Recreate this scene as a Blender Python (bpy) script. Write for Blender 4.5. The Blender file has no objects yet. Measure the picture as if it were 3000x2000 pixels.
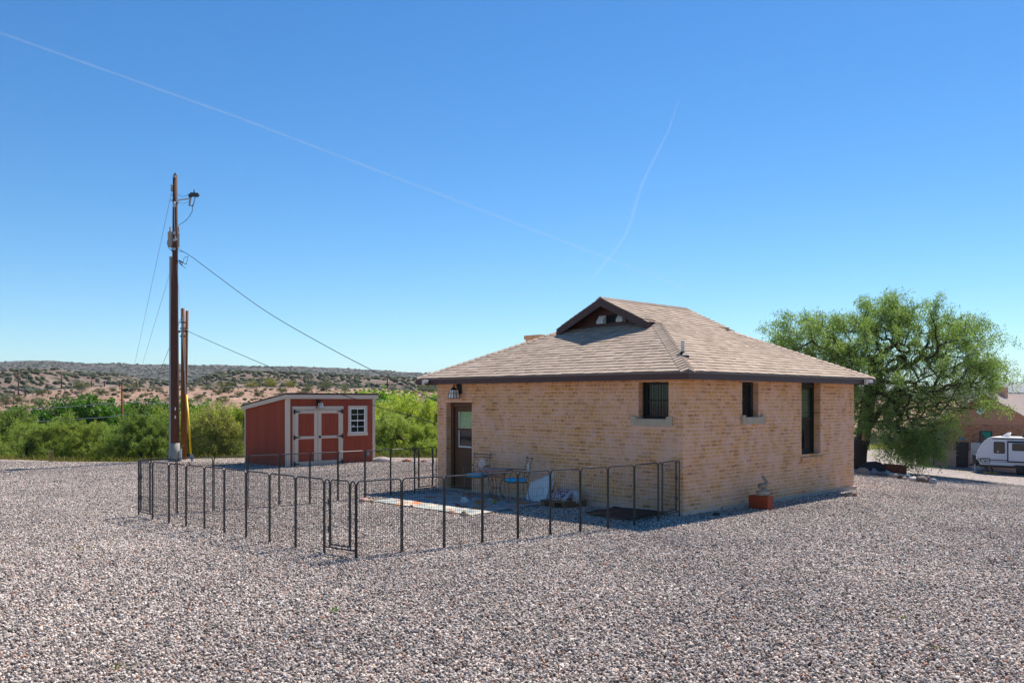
import bpy, bmesh, math, random
import numpy as np
from mathutils import Vector, Matrix, noise as mnoise

random.seed(7); np.random.seed(7)
R = math.radians
sc = bpy.context.scene
COL = sc.collection

# ------------------------------------------------------------------ camera
CAM_H, F, HY = 2.05, 2555.0, 1172.8          # eye height, focal length and horizon of the 3000 px wide photograph
cam_d = bpy.data.cameras.new('camera')
cam = bpy.data.objects.new('camera', cam_d); COL.objects.link(cam)
cam.location = (0, 0, CAM_H); cam.rotation_euler = (R(90), 0, 0)
cam_d.sensor_width = 36; cam_d.lens = F / 3000 * 36; cam_d.shift_y = (HY - 1000) / 3000
cam_d.clip_start = 0.1; cam_d.clip_end = 90000
sc.camera = cam

# ------------------------------------------------------------------ sky, sun, exposure
SUN = Vector((0.40, 0.55, 1.0)).normalized()
world = bpy.data.worlds.new('World'); sc.world = world; world.use_nodes = True
wn = world.node_tree.nodes; wl = world.node_tree.links
bg = wn['Background']; sky = wn.new('ShaderNodeTexSky'); sky.sky_type = 'NISHITA'
sky.sun_disc = False; sky.sun_elevation = math.asin(SUN.z); sky.sun_rotation = math.atan2(SUN.x, SUN.y)
sky.altitude = 1000; sky.air_density = 1.0; sky.dust_density = 0.25; sky.ozone_density = 2.2
hs = wn.new('ShaderNodeHueSaturation'); hs.inputs['Saturation'].default_value = 1.32
wl.new(sky.outputs[0], hs.inputs['Color']); tint = wn.new('ShaderNodeMix'); tint.data_type = 'RGBA'; tint.blend_type = 'MULTIPLY'; tint.inputs[0].default_value = 1; tint.inputs[7].default_value = (.55, .735, .80, 1)
wl.new(hs.outputs[0], tint.inputs[6]); wl.new(tint.outputs[2], bg.inputs['Color'])
bg.inputs['Strength'].default_value = 0.077
sun_d = bpy.data.lights.new('sun', 'SUN'); sun_d.energy = 3.4; sun_d.angle = R(0.53); sun_d.color = (1.0, 0.93, 0.84)
sun = bpy.data.objects.new('sun', sun_d); COL.objects.link(sun)
sun.rotation_euler = (-SUN).to_track_quat('-Z', 'Y').to_euler(); sun.location = (20, 25, 50)
sc.view_settings.view_transform = 'Standard'; sc.view_settings.look = 'None'
sc.view_settings.gamma = 1; sc.view_settings.use_curve_mapping = False
sc.view_settings.exposure = 1.22
sc.cycles.use_denoising = True
sc.cycles.max_bounces = 7; sc.cycles.transparent_max_bounces = 8; sc.cycles.volume_bounces = 0
sc.cycles.diffuse_bounces = 3; sc.cycles.glossy_bounces = 3; sc.cycles.transmission_bounces = 4
sc.cycles.caustics_reflective = False; sc.cycles.caustics_refractive = False

# ------------------------------------------------------------------ helpers: scene graph
def tag(o, label=None, cat=None, group=None, kind=None):
    if label: o['label'] = label
    if cat: o['category'] = cat
    if group: o['group'] = group
    if kind: o['kind'] = kind
    return o
def thing(name, label, cat, loc=(0, 0, 0), rz=0.0, group=None):
    o = bpy.data.objects.new(name, None); COL.objects.link(o)
    o.location = loc; o.rotation_euler = (0, 0, rz); o.empty_display_size = .2
    return tag(o, label, cat, group)
def link(o, parent=None):
    COL.objects.link(o)
    if parent is not None: o.parent = parent
    return o
def kids(o): return [c for c in bpy.data.objects if c.parent == o]
def dup(o, parent=None):
    c = o.copy(); link(c, parent)
    for k in list(o.children): dup(k, c)
    return c

class MB:
    def __init__(s): s.v = []; s.f = []; s.m = []; s.mi = 0
    def add(s, vs, fs):
        b = len(s.v); s.v += [tuple(v) for v in vs]; s.f += [tuple(i + b for i in f) for f in fs]; s.m += [s.mi] * len(fs); return s
    def box(s, a, b):
        (x0, y0, z0), (x1, y1, z1) = a, b
        return s.add([(x0,y0,z0),(x1,y0,z0),(x1,y1,z0),(x0,y1,z0),(x0,y0,z1),(x1,y0,z1),(x1,y1,z1),(x0,y1,z1)],
                     [(0,3,2,1),(4,5,6,7),(0,1,5,4),(1,2,6,5),(2,3,7,6),(3,0,4,7)])
    def bar(s, p, q, w, h, up=(0, 0, 1)):
        p = Vector(p); q = Vector(q); d = (q - p).normalized(); u = Vector(up)
        r = d.cross(u)
        if r.length < 1e-4: r = d.cross(Vector((1, 0, 0)))
        r.normalize(); u = r.cross(d).normalized()
        o = [(-w/2,-h/2),(w/2,-h/2),(w/2,h/2),(-w/2,h/2)]
        vs = [p + r*a + u*b for a, b in o] + [q + r*a + u*b for a, b in o]
        return s.add(vs, [(0,3,2,1),(4,5,6,7),(0,1,5,4),(1,2,6,5),(2,3,7,6),(3,0,4,7)])
    def poly(s, pts): return s.add(pts, [tuple(range(len(pts)))])
    def prism(s, pts, ext):
        n = len(pts); e = Vector(ext); a = [Vector(p) for p in pts]
        return s.add(a + [p + e for p in a], [tuple(reversed(range(n))), tuple(range(n, 2*n))] + [(i, (i+1) % n, n + (i+1) % n, n + i) for i in range(n)])
    def tube(s, pts, r, n=6, cap=True, closed=False):
        P = [Vector(p) for p in pts]; m = len(P); rs = r if isinstance(r, (list, tuple)) else [r] * m
        up = None; vs = []
        for i in range(m):
            if closed: t = P[(i+1) % m] - P[i-1]
            else: t = P[min(i+1, m-1)] - P[max(i-1, 0)]
            t.normalize()
            if up is None:
                up = t.orthogonal().normalized()
            up = (up - t * up.dot(t))
            if up.length < 1e-5: up = t.orthogonal()
            up.normalize(); w = t.cross(up)
            for k in range(n):
                a = 2 * math.pi * k / n
                vs.append(P[i] + (up * math.cos(a) + w * math.sin(a)) * rs[i])
        fs = []
        for i in range(m if closed else m - 1):
            for k in range(n):
                a, b = i*n + k, i*n + (k+1) % n; c = ((i+1) % m) * n
                fs.append((a, b, c + (k+1) % n, c + k))
        if cap and not closed: fs += [tuple(reversed(range(n))), tuple(range((m-1)*n, m*n))]
        return s.add(vs, fs)
    def lathe(s, prof, n=20, c=(0, 0, 0), sx=1, sy=1, cap=True):
        vs = []; fs = []
        for (r, z) in prof:
            for k in range(n):
                a = 2*math.pi*k/n; vs.append((c[0] + r*math.cos(a)*sx, c[1] + r*math.sin(a)*sy, c[2] + z))
        m = len(prof)
        for i in range(m-1):
            for k in range(n): fs.append((i*n+k, i*n+(k+1) % n, (i+1)*n+(k+1) % n, (i+1)*n+k))
        if cap: fs += [tuple(reversed(range(n))), tuple(range((m-1)*n, m*n))]
        return s.add(vs, fs)
    def ball(s, c, r, n=12, m=8, sc_=(1, 1, 1)):
        prof = [(max(1e-4, r*math.sin(math.pi*i/m)), -r*math.cos(math.pi*i/m)) for i in range(m+1)]
        b = len(s.v); s.lathe(prof, n, (0, 0, 0), cap=False)
        for i in range(b, len(s.v)):
            v = s.v[i]; s.v[i] = (c[0]+v[0]*sc_[0], c[1]+v[1]*sc_[1], c[2]+v[2]*sc_[2])
        return s
    def mesh(s, name, mat, smooth=False):
        me = bpy.data.meshes.new(name); me.from_pydata(s.v, [], s.f)
        for mm in (mat if isinstance(mat, (list, tuple)) else [mat]): me.materials.append(mm)
        if any(s.m): me.polygons.foreach_set('material_index', s.m)
        if smooth: me.polygons.foreach_set('use_smooth', [True] * len(me.polygons))
        me.update(); return me
    def build(s, name, mat, parent=None, smooth=False, loc=None, rot=None):
        o = bpy.data.objects.new(name, s.mesh(name, mat, smooth)); link(o, parent)
        if loc is not None: o.location = loc
        if rot is not None: o.rotation_euler = rot
        return o

def np_mesh(name, V, Fq, mat, smooth=False):
    me = bpy.data.meshes.new(name); V = np.asarray(V, np.float32); Fq = np.asarray(Fq, np.int32); k = Fq.shape[1]
    me.vertices.add(len(V)); me.vertices.foreach_set('co', V.ravel())
    me.loops.add(Fq.size); me.loops.foreach_set('vertex_index', Fq.ravel())
    me.polygons.add(len(Fq)); me.polygons.foreach_set('loop_start', np.arange(0, Fq.size, k, dtype=np.int32))
    me.polygons.foreach_set('loop_total', np.full(len(Fq), k, np.int32))
    if smooth: me.polygons.foreach_set('use_smooth', np.ones(len(Fq), bool))
    me.materials.append(mat); me.update(calc_edges=True); return me

def vnoise(x, y, seed=0):
    x = np.asarray(x, float); y = np.asarray(y, float)
    xi = np.floor(x).astype(np.int64); yi = np.floor(y).astype(np.int64); fx = x - xi; fy = y - yi
    def h(a, b):
        n = (a * 374761393 + b * 668265263 + seed * 974711) & 0x7fffffff
        n = ((n ^ (n >> 13)) * 1274126177) & 0x7fffffff
        return ((n ^ (n >> 16)) & 0xffff) / 65535.0
    u = fx*fx*(3-2*fx); v = fy*fy*(3-2*fy)
    return (h(xi, yi)*(1-u) + h(xi+1, yi)*u)*(1-v) + (h(xi, yi+1)*(1-u) + h(xi+1, yi+1)*u)*v
def fbm(x, y, seed=0, oct=4):
    t = 0; a = .5
    for i in range(oct): t = t + a * (vnoise(np.asarray(x)*2**i, np.asarray(y)*2**i, seed+i) - .5); a *= .5
    return t
def sstep(a, b, x):
    t = np.clip((np.asarray(x, float) - a) / (b - a), 0, 1); return t*t*(3-2*t)

# ------------------------------------------------------------------ terrain height and survey helpers
EX = [-60, -18, -15, -12.6, -11.4, -8, -4, 4, 40]; EY = [31, 30.2, 28.9, 28.8, 30.6, 30.9, 31, 31.2, 31.2]
def gz(x, y):
    x = np.asarray(x, float); y = np.asarray(y, float)
    d = np.maximum(0, x - 5.5); q = .02*d + .0045*d*d
    right = -(q + 3.55 - np.sqrt((q - 3.55)**2 + .25)) / 2 + .017
    e = np.interp(x, EX, EY)
    wash = -3.7 * sstep(0, 1, (y - e) / 15)
    w = sstep(5, 11, x)
    und = .05 * fbm(x*.22, y*.22, 3, 3) * sstep(7, 12, y)
    return (1-w)*wash + w*right + und
def gzf(x, y): return float(gz(x, y))
def G(px, py, h=0.0):
    """point of the ground (or of a level h above it) seen at a place of the photograph"""
    dx, dz = (px - 1500)/F, (HY - py)/F
    y = 10.0
    for _ in range(60):
        yn = (gzf(dx*y, y) + h - CAM_H) / dz; y = .5*y + .5*min(max(yn, 2), 150)
    return Vector((dx*y, y, gzf(dx*y, y)))
def AT(px, py, Y): return Vector(((px-1500)/F*Y, Y, CAM_H + (HY-py)/F*Y))
def on_wall(px, py, org, d):
    r = (px-1500)/F; t = (org[0] - r*org[1]) / (r*d[1] - d[0]); Y = org[1] + d[1]*t
    return t, CAM_H + (HY-py)/F*Y

# ------------------------------------------------------------------ helpers: materials
def S(r, g, b):
    f = lambda c: (c/255/12.92) if c/255 <= .04045 else ((c/255+.055)/1.055)**2.4
    return (f(r), f(g), f(b), 1)
class NT:
    def __init__(s, name):
        s.m = bpy.data.materials.new(name); s.m.use_nodes = True; s.t = s.m.node_tree; s.n = s.t.nodes
        s.p = s.n['Principled BSDF']; s.out = s.n['Material Output']
    def add(s, typ, ins=None, **kw):
        n = s.n.new(typ)
        for k, v in kw.items(): setattr(n, k, v)
        for k, v in (ins or {}).items():
            if isinstance(v, bpy.types.NodeSocket): s.t.links.new(v, n.inputs[k])
            else: n.inputs[k].default_value = v
        return n
    def link(s, a, b): s.t.links.new(a, b)
    def mix(s, fac, a, b, mode='MIX'):
        n = s.n.new('ShaderNodeMix'); n.data_type = 'RGBA'; n.blend_type = mode
        for k, v in ((0, fac), (6, a), (7, b)):
            if isinstance(v, bpy.types.NodeSocket): s.t.links.new(v, n.inputs[k])
            else: n.inputs[k].default_value = v
        return n.outputs[2]
    def math(s, op, a, b=0.0, c=0.0):
        n = s.n.new('ShaderNodeMath'); n.operation = op
        for i, v in enumerate((a, b, c)):
            if isinstance(v, bpy.types.NodeSocket): s.t.links.new(v, n.inputs[i])
            else: n.inputs[i].default_value = v
        return n.outputs[0]
    def ramp(s, fac, stops, interp='LINEAR'):
        n = s.n.new('ShaderNodeValToRGB'); n.color_ramp.interpolation = interp; e = n.color_ramp.elements
        while len(e) < len(stops): e.new(.5)
        for el, (p, c) in zip(e, stops): el.position = p; el.color = c if len(c) == 4 else (*c, 1)
        s.t.links.new(fac, n.inputs[0]); return n.outputs[0]
    def pos(s): return s.add('ShaderNodeNewGeometry').outputs['Position']
    def obj(s): return s.add('ShaderNodeTexCoord').outputs['Object']
    def noise(s, vec, scale, detail=4, rough=.55, dist=0):
        n = s.add('ShaderNodeTexNoise', {'Scale': scale, 'Detail': detail, 'Roughness': rough, 'Distortion': dist})
        s.link(vec, n.inputs['Vector']); return n.outputs['Fac']
    def bump(s, h, strength=.3, dist=.01):
        b = s.add('ShaderNodeBump', {'Strength': strength, 'Distance': dist, 'Height': h}); s.link(b.outputs[0], s.p.inputs['Normal']); return b.outputs[0]
    def set(s, **kw):
        for k, v in kw.items():
            i = s.p.inputs[k.replace('_', ' ')]
            if isinstance(v, bpy.types.NodeSocket): s.link(v, i)
            else: i.default_value = v
        return s
    def rnd(s):
        """a value between 0 and 1 that differs for every loose piece and every object"""
        a = s.add('ShaderNodeNewGeometry').outputs['Random Per Island']; b = s.add('ShaderNodeObjectInfo').outputs['Random']
        return s.math('FRACT', s.math('ADD', a, b))
def scale_col(c, k): return (min(1, c[0]*k), min(1, c[1]*k), min(1, c[2]*k), 1)
def pbr(name, c, rough=.75, var=.15, sc_=5, bump=0., bs=40, metal=0, spec=.35, world_=False, isl=0., stretch=None):
    n = NT(name); v = n.pos() if world_ else n.obj()
    if stretch:
        mp = n.add('ShaderNodeMapping'); mp.inputs['Scale'].default_value = stretch; n.link(v, mp.inputs['Vector']); v = mp.outputs[0]
    f = n.noise(v, sc_, 5, .6)
    col = n.mix(f, scale_col(c, 1-var*1.6), scale_col(c, 1+var*1.6))
    if isl: col = n.mix(n.rnd(), n.mix(1., col, (1-isl, 1-isl, 1-isl, 1), 'MULTIPLY'), n.mix(1., col, (1+isl, 1+isl, 1+isl, 1), 'MULTIPLY'))
    n.set(Base_Color=col, Roughness=rough, Metallic=metal, Specular_IOR_Level=spec)
    n.set(Roughness=n.math('MULTIPLY_ADD', n.noise(v, sc_*2.3, 3), .25, rough-.12))
    if bump: n.bump(n.noise(v, bs, 5, .65), bump, .01)
    return n.m
# ================================================================== SETTING
# ---- gravel materials
STONE = [(0.0, (0.102, 0.091, 0.083)), (.11, (0.203, 0.181, 0.164)), (.24, (0.355, 0.310, 0.275)), (.42, (0.494, 0.429, 0.375)), (.58, (0.623, 0.539, 0.469)),
         (.75, (0.751, 0.656, 0.572)), (.88, (0.537, 0.375, 0.286)), (.93, (0.837, 0.755, 0.670)), (.97, (0.451, 0.234, 0.153))]
def gravel_mat(name, island):
    n = NT(name)
    if island:
        r = n.add('ShaderNodeObjectInfo').outputs['Random']
        col = n.ramp(r, STONE, 'CONSTANT')
        col = n.mix(n.noise(n.obj(), 60, 3), n.mix(1., col, (.75, .75, .75, 1), 'MULTIPLY'), n.mix(1., col, (1.2, 1.2, 1.2, 1), 'MULTIPLY'))
        big = n.ramp(n.noise(n.pos(), .30, 5, .6), [(.3, (0, 0, 0)), (.7, (1, 1, 1))])
        col = n.mix(big, n.mix(1., col, (.74, .73, .74, 1), 'MULTIPLY'), n.mix(1., col, (1.16, 1.14, 1.12, 1), 'MULTIPLY'))
        n.set(Base_Color=col, Roughness=.78, Specular_IOR_Level=.3)
    else:
        p = n.pos()
        v = n.add('ShaderNodeTexVoronoi', {'Scale': 19.0, 'Randomness': 1.0}); n.link(p, v.inputs['Vector'])
        sep = n.add('ShaderNodeSeparateColor'); n.link(v.outputs['Color'], sep.inputs[0])
        col = n.ramp(sep.outputs[0], STONE, 'CONSTANT')
        v2 = n.add('ShaderNodeTexVoronoi', {'Scale': 6.5, 'Randomness': 1.0}); n.link(p, v2.inputs['Vector'])
        s2 = n.add('ShaderNodeSeparateColor'); n.link(v2.outputs['Color'], s2.inputs[0])
        col = n.mix(.35, col, n.ramp(s2.outputs[1], STONE, 'CONSTANT'))
        gap = n.ramp(v.outputs['Distance'], [(.0, (1, 1, 1)), (.42, (1, 1, 1)), (.62, (.35, .34, .34))])
        col = n.mix(1., col, gap, 'MULTIPLY'); col = n.mix(1., col, (.90, .89, .91, 1), 'MULTIPLY')
        big = n.noise(p, .35, 4); mid = n.noise(p, 2.2, 4)
        col = n.mix(big, n.mix(1., col, (.86, .86, .88, 1), 'MULTIPLY'), n.mix(1., col, (1.12, 1.10, 1.08, 1), 'MULTIPLY'))
        col = n.mix(mid, n.mix(1., col, (.88, .87, .87, 1), 'MULTIPLY'), n.mix(1., col, (1.12, 1.1, 1.1, 1), 'MULTIPLY'))
        n.set(Base_Color=col, Roughness=.85, Specular_IOR_Level=.25)
        h = n.math('SUBTRACT', 1.0, v.outputs['Distance'])
        n.bump(h, .9, .03)
    return n.m
M_gravel = gravel_mat('gravel_bed', False); M_stone = gravel_mat('gravel_stone', True)

def soil_mat(name, a, b, c, sc_=.25, dots=None):
    n = NT(name); p = n.pos()
    col = n.mix(n.ramp(n.noise(p, sc_, 6, .62), [(.35, (0, 0, 0)), (.65, (1, 1, 1))]), a, b)
    col = n.mix(n.ramp(n.noise(p, sc_*6, 5, .6), [(.45, (0, 0, 0)), (.72, (1, 1, 1))]), col, c)
    if dots:
        v = n.add('ShaderNodeTexVoronoi', {'Scale': dots[0], 'Randomness': 1.0}); n.link(p, v.inputs['Vector'])
        thr = n.math('MULTIPLY_ADD', n.noise(p, dots[0]*.12, 4), .9, dots[1]-.45)
        msk = n.math('LESS_THAN', v.outputs['Distance'], thr)
        col = n.mix(msk, col, dots[2])
    n.set(Base_Color=col, Roughness=.95, Specular_IOR_Level=.1)
    n.bump(n.noise(p, sc_*14, 5, .65), .5, .1/sc_*.05)
    return n.m
M_wash = soil_mat('wash_soil', (.16, .13, .08, 1), (.24, .20, .12, 1), (.10, .12, .045, 1), .5)

# ---- the ground: one sheet, finer near the camera, split along the gravel's edge
def ground():
    th = np.radians(np.concatenate([np.arange(-180, -60, 6.0), np.arange(-60, 60, .5), np.arange(60, 180.1, 6.0)]))
    rr = np.concatenate([[0.3, 2, 4], np.geomspace(5, 48, 110), np.geomspace(50, 330, 36)])
    T, RR = np.meshgrid(th, rr, indexing='ij'); X = RR*np.sin(T); Y = RR*np.cos(T); Z = gz(X, Y)
    V = np.stack([X, Y, Z], -1).reshape(-1, 3); nt, nr = X.shape
    i, j = np.meshgrid(np.arange(nt-1), np.arange(nr-1), indexing='ij'); a = i*nr + j
    Q = np.stack([a, a+1, a+nr+1, a+nr], -1).reshape(-1, 4)
    C = V[Q].mean(1)
    e = np.interp(C[:, 0], EX, EY) + .5*fbm(C[:, 0]*.8, C[:, 1]*.8, 11, 3)
    grav = ((C[:, 1] < e + .2) & (C[:, 0] < 9)) | ((C[:, 0] >= 9) & (C[:, 1] < 112))
    for nm, sel, m in (('gravel_ground', grav, M_gravel), ('wash_ground', ~grav, M_wash)):
        q = Q[sel]; u, inv = np.unique(q, return_inverse=True)
        o = bpy.data.objects.new(nm, np_mesh(nm, V[u], inv.reshape(-1, 4), m, True)); link(o); tag(o, kind='structure')
ground()

# ---- loose stones lying on it, instanced (near field; further off the bed's own relief takes over)
def gravel_scatter():
    ng = bpy.data.node_groups.new('gravel_scatter', 'GeometryNodeTree')
    ng.interface.new_socket('Geometry', in_out='INPUT', socket_type='NodeSocketGeometry')
    ng.interface.new_socket('Geometry', in_out='OUTPUT', socket_type='NodeSocketGeometry')
    N = ng.nodes; L = ng.links
    gi = N.new('NodeGroupInput'); go = N.new('NodeGroupOutput')
    att = N.new('GeometryNodeInputNamedAttribute'); att.data_type = 'FLOAT'; att.inputs['Name'].default_value = 'dens'
    dp = N.new('GeometryNodeDistributePointsOnFaces'); dp.distribute_method = 'RANDOM'
    L.new(gi.outputs[0], dp.inputs['Mesh']); L.new(att.outputs[0], dp.inputs['Density']); dp.inputs['Seed'].default_value = 5
    join = N.new('GeometryNodeJoinGeometry')
    for k in range(4):
        ico = N.new('GeometryNodeMeshIcoSphere'); ico.inputs['Radius'].default_value = 1; ico.inputs['Subdivisions'].default_value = 2
        tx = N.new('ShaderNodeTexNoise'); tx.noise_dimensions = '4D'; tx.inputs['W'].default_value = 3.7*k; tx.inputs['Scale'].default_value = .8; tx.inputs['Detail'].default_value = 2
        mp = N.new('ShaderNodeVectorMath'); mp.operation = 'MULTIPLY_ADD'
        L.new(tx.outputs['Color'], mp.inputs[0]); mp.inputs[1].default_value = (1.5, 1.5, 1.2); mp.inputs[2].default_value = (-.75, -.75, -.6)
        sp = N.new('GeometryNodeSetPosition'); L.new(ico.outputs['Mesh'], sp.inputs['Geometry']); L.new(mp.outputs[0], sp.inputs['Offset'])
        sm = N.new('GeometryNodeSetMaterial'); sm.inputs['Material'].default_value = M_stone; L.new(sp.outputs[0], sm.inputs['Geometry'])
        g2 = N.new('GeometryNodeGeometryToInstance'); L.new(sm.outputs[0], g2.inputs[0]); L.new(g2.outputs[0], join.inputs[0])
    rot = N.new('FunctionNodeRandomValue'); rot.data_type = 'FLOAT_VECTOR'; rot.inputs[0].default_value = (-1.2, -1.2, 0); rot.inputs[1].default_value = (1.2, 1.2, 6.28)
    scv = N.new('FunctionNodeRandomValue'); scv.data_type = 'FLOAT_VECTOR'; scv.inputs[0].default_value = (.55, .5, .40); scv.inputs[1].default_value = (1.2, 1.0, .8); scv.inputs['Seed'].default_value = 3
    siz = N.new('FunctionNodeRandomValue'); siz.data_type = 'FLOAT'; siz.inputs[2].default_value = .0075; siz.inputs[3].default_value = .0180; siz.inputs['Seed'].default_value = 8
    sm = N.new('ShaderNodeVectorMath'); sm.operation = 'SCALE'; L.new(scv.outputs[0], sm.inputs[0]); L.new(siz.outputs[1], sm.inputs['Scale'])
    ip = N.new('GeometryNodeInstanceOnPoints'); ip.inputs['Pick Instance'].default_value = True
    jit = N.new('FunctionNodeRandomValue'); jit.data_type = 'FLOAT_VECTOR'; jit.inputs[0].default_value = (0, 0, -.006); jit.inputs[1].default_value = (0, 0, .013); jit.inputs['Seed'].default_value = 21
    spz = N.new('GeometryNodeSetPosition'); L.new(dp.outputs['Points'], spz.inputs['Geometry']); L.new(jit.outputs[0], spz.inputs['Offset'])
    L.new(spz.outputs[0], ip.inputs['Points']); L.new(join.outputs[0], ip.inputs['Instance']); L.new(rot.outputs[0], ip.inputs['Rotation']); L.new(sm.outputs[0], ip.inputs['Scale'])
    L.new(ip.outputs[0], go.inputs[0])
    ys = np.linspace(5.4, 29, 190); us = np.linspace(-.70, .70, 180)
    Y, U = np.meshgrid(ys, us, indexing='ij'); X = U*(Y + .8); Z = gz(X, Y) + .004
    V = np.stack([X, Y, Z], -1).reshape(-1, 3); ny, nu = X.shape
    i, j = np.meshgrid(np.arange(ny-1), np.arange(nu-1), indexing='ij'); a = i*nu + j
    Q = np.stack([a, a+1, a+nu+1, a+nu], -1).reshape(-1, 4)
    me = np_mesh('gravel_stones', V, Q, M_stone)
    # nothing under the house or the shed, and not past the gravel's edge
    dn = np.interp(Y, [5, 9, 13, 18, 24, 29], [1750, 2050, 2300, 2000, 1250, 800]).reshape(-1)
    lx, ly = (V[:, 0]-HN.x)*DR.x + (V[:, 1]-HN.y)*DR.y, (V[:, 0]-HN.x)*DL.x + (V[:, 1]-HN.y)*DL.y
    dn[(lx > .1) & (ly > .1) & (lx < HB+.3) & (ly < HB+.3)] = 0
    def inside(P):
        r = np.ones(len(V), bool)
        for k in range(4):
            a, b = P[k], P[(k+1) % 4]; r &= ((b[0]-a[0])*(V[:, 1]-a[1]) - (b[1]-a[1])*(V[:, 0]-a[0])) > -.02
        return r
    RUGP = [G(1090, 1470), G(1385, 1512), G(1606, 1477), G(1300, 1440)]
    dn[inside(RUGP)] *= 0
    dn[V[:, 1] > np.interp(V[:, 0], EX, EY)] = 0
    at = me.attributes.new('dens', 'FLOAT', 'POINT'); at.data.foreach_set('value', dn.astype(np.float32))
    o = bpy.data.objects.new('gravel_stones', me); link(o); tag(o, 'loose grey and pinkish gravel stones covering the yard', 'gravel', kind='stuff')
    md = o.modifiers.new('scatter', 'NODES'); md.node_group = ng

# ---- the house's frame on the ground (used all over)
YAW = 0.773738978
DR = Vector((math.cos(YAW), math.sin(YAW), 0)); DL = Vector((-math.sin(YAW), math.cos(YAW), 0))
HN = Vector((3.026, 15.4, 0)); HB = 6.81
gravel_scatter()

# ---- distant land: height fields with real distance
def land(name, crest, Yf, Yc, Yb, zf, mat, amp, nsc, seed, pw=1.0, rows=46, px0=-1700, px1=4700, step=7):
    px = np.arange(px0, px1, step); cx = [c[0] for c in crest]; cy = [c[1] for c in crest]
    U = (px-1500)/F; ycr = np.interp(px, cx, cy)
    Ys = np.concatenate([np.linspace(Yf, Yc, rows), np.linspace(Yc, Yb, 8)[1:]])
    UU, YY = np.meshgrid(U, Ys, indexing='ij'); zc = (CAM_H + (HY-ycr)/F*Yc)[:, None]
    t = np.clip((YY-Yf)/(Yc-Yf), 0, 1); X = UU*YY
    ridg = np.abs(fbm(X*nsc, YY*nsc*.45, seed, 5))
    Z = zf + (zc-zf)*t**pw + amp*(ridg-.12)*np.sin(np.pi*np.clip(t, 0, 1))*1.6 + amp*.16*fbm(X*nsc*5, YY*nsc*5, seed+9, 3)*np.minimum(1, t*4)
    back = np.clip((YY-Yc)/(Yb-Yc), 0, 1); Z = Z - back*amp*.25
    V = np.stack([X, YY, Z], -1).reshape(-1, 3); nx, ny = X.shape
    i, j = np.meshgrid(np.arange(nx-1), np.arange(ny-1), indexing='ij'); a = i*ny + j
    Q = np.stack([a, a+ny, a+ny+1, a+1], -1).reshape(-1, 4)
    o = bpy.data.objects.new(name, np_mesh(name, V, Q, mat, True)); link(o); tag(o, kind='structure')
    return X, YY, Z
M_bank = soil_mat('pink_bank_soil', (.28, .175, .125, 1), (.37, .25, .19, 1), (.19, .11, .075, 1), .16, (.55, .20, (.11, .095, .055, 1)))
M_hill = soil_mat('hill_soil', (.13, .095, .075, 1), (.22, .175, .145, 1), (.125, .068, .048, 1), .03, (.16, .40, (.045, .048, .03, 1)))
M_mesa = soil_mat('mesa_soil', (.075, .068, .062, 1), (.13, .115, .10, 1), (.06, .052, .046, 1), .008, (.07, .5, (.035, .04, .03, 1)))
M_ridge = soil_mat('ridge_soil', (.16, .16, .15, 1), (.22, .20, .18, 1), (.12, .13, .11, 1), .001)
bank = land('dirt_bank', [(-1700, 1175), (-300, 1172), (0, 1166), (50, 1162), (140, 1142), (268, 1132), (500, 1131), (900, 1133), (1100, 1138), (1283, 1147), (1900, 1160), (2600, 1172), (4700, 1180)],
            128, 236, 330, -4.4, M_bank, 4.2, .05, 21, .85)
hill = land('desert_hill', [(-1700, 1090), (-300, 1086), (0, 1082), (100, 1079), (170, 1079), (240, 1090), (300, 1095), (400, 1106), (500, 1119), (560, 1121), (630, 1093), (700, 1088), (800, 1090), (1000, 1098), (1283, 1112), (1700, 1140), (2400, 1165), (4700, 1176)],
            320, 640, 900, -6, M_hill, 16, .018, 33, 1.0)
mesa = land('mesa', [(-1700, 1052), (-300, 1058), (0, 1060), (60, 1058), (100, 1056), (175, 1057), (235, 1062), (250, 1065), (400, 1066), (500, 1067), (700, 1070), (860, 1074), (1000, 1078), (1100, 1083), (1180, 1090), (1283, 1095), (1700, 1112), (2300, 1140), (2700, 1152), (3000, 1150), (4700, 1150)],
            1100, 2500, 3600, -8, M_mesa, 48, .0045, 45, 1.0)
ridge = land('far_ridge', [(-1700, 1120), (1283, 1125), (2300, 1136), (2700, 1128), (2880, 1124), (2950, 1121), (3000, 1118), (3300, 1112), (4700, 1122)],
             5200, 9000, 9800, -10, M_ridge, 60, .0011, 57, 1.0)

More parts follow.
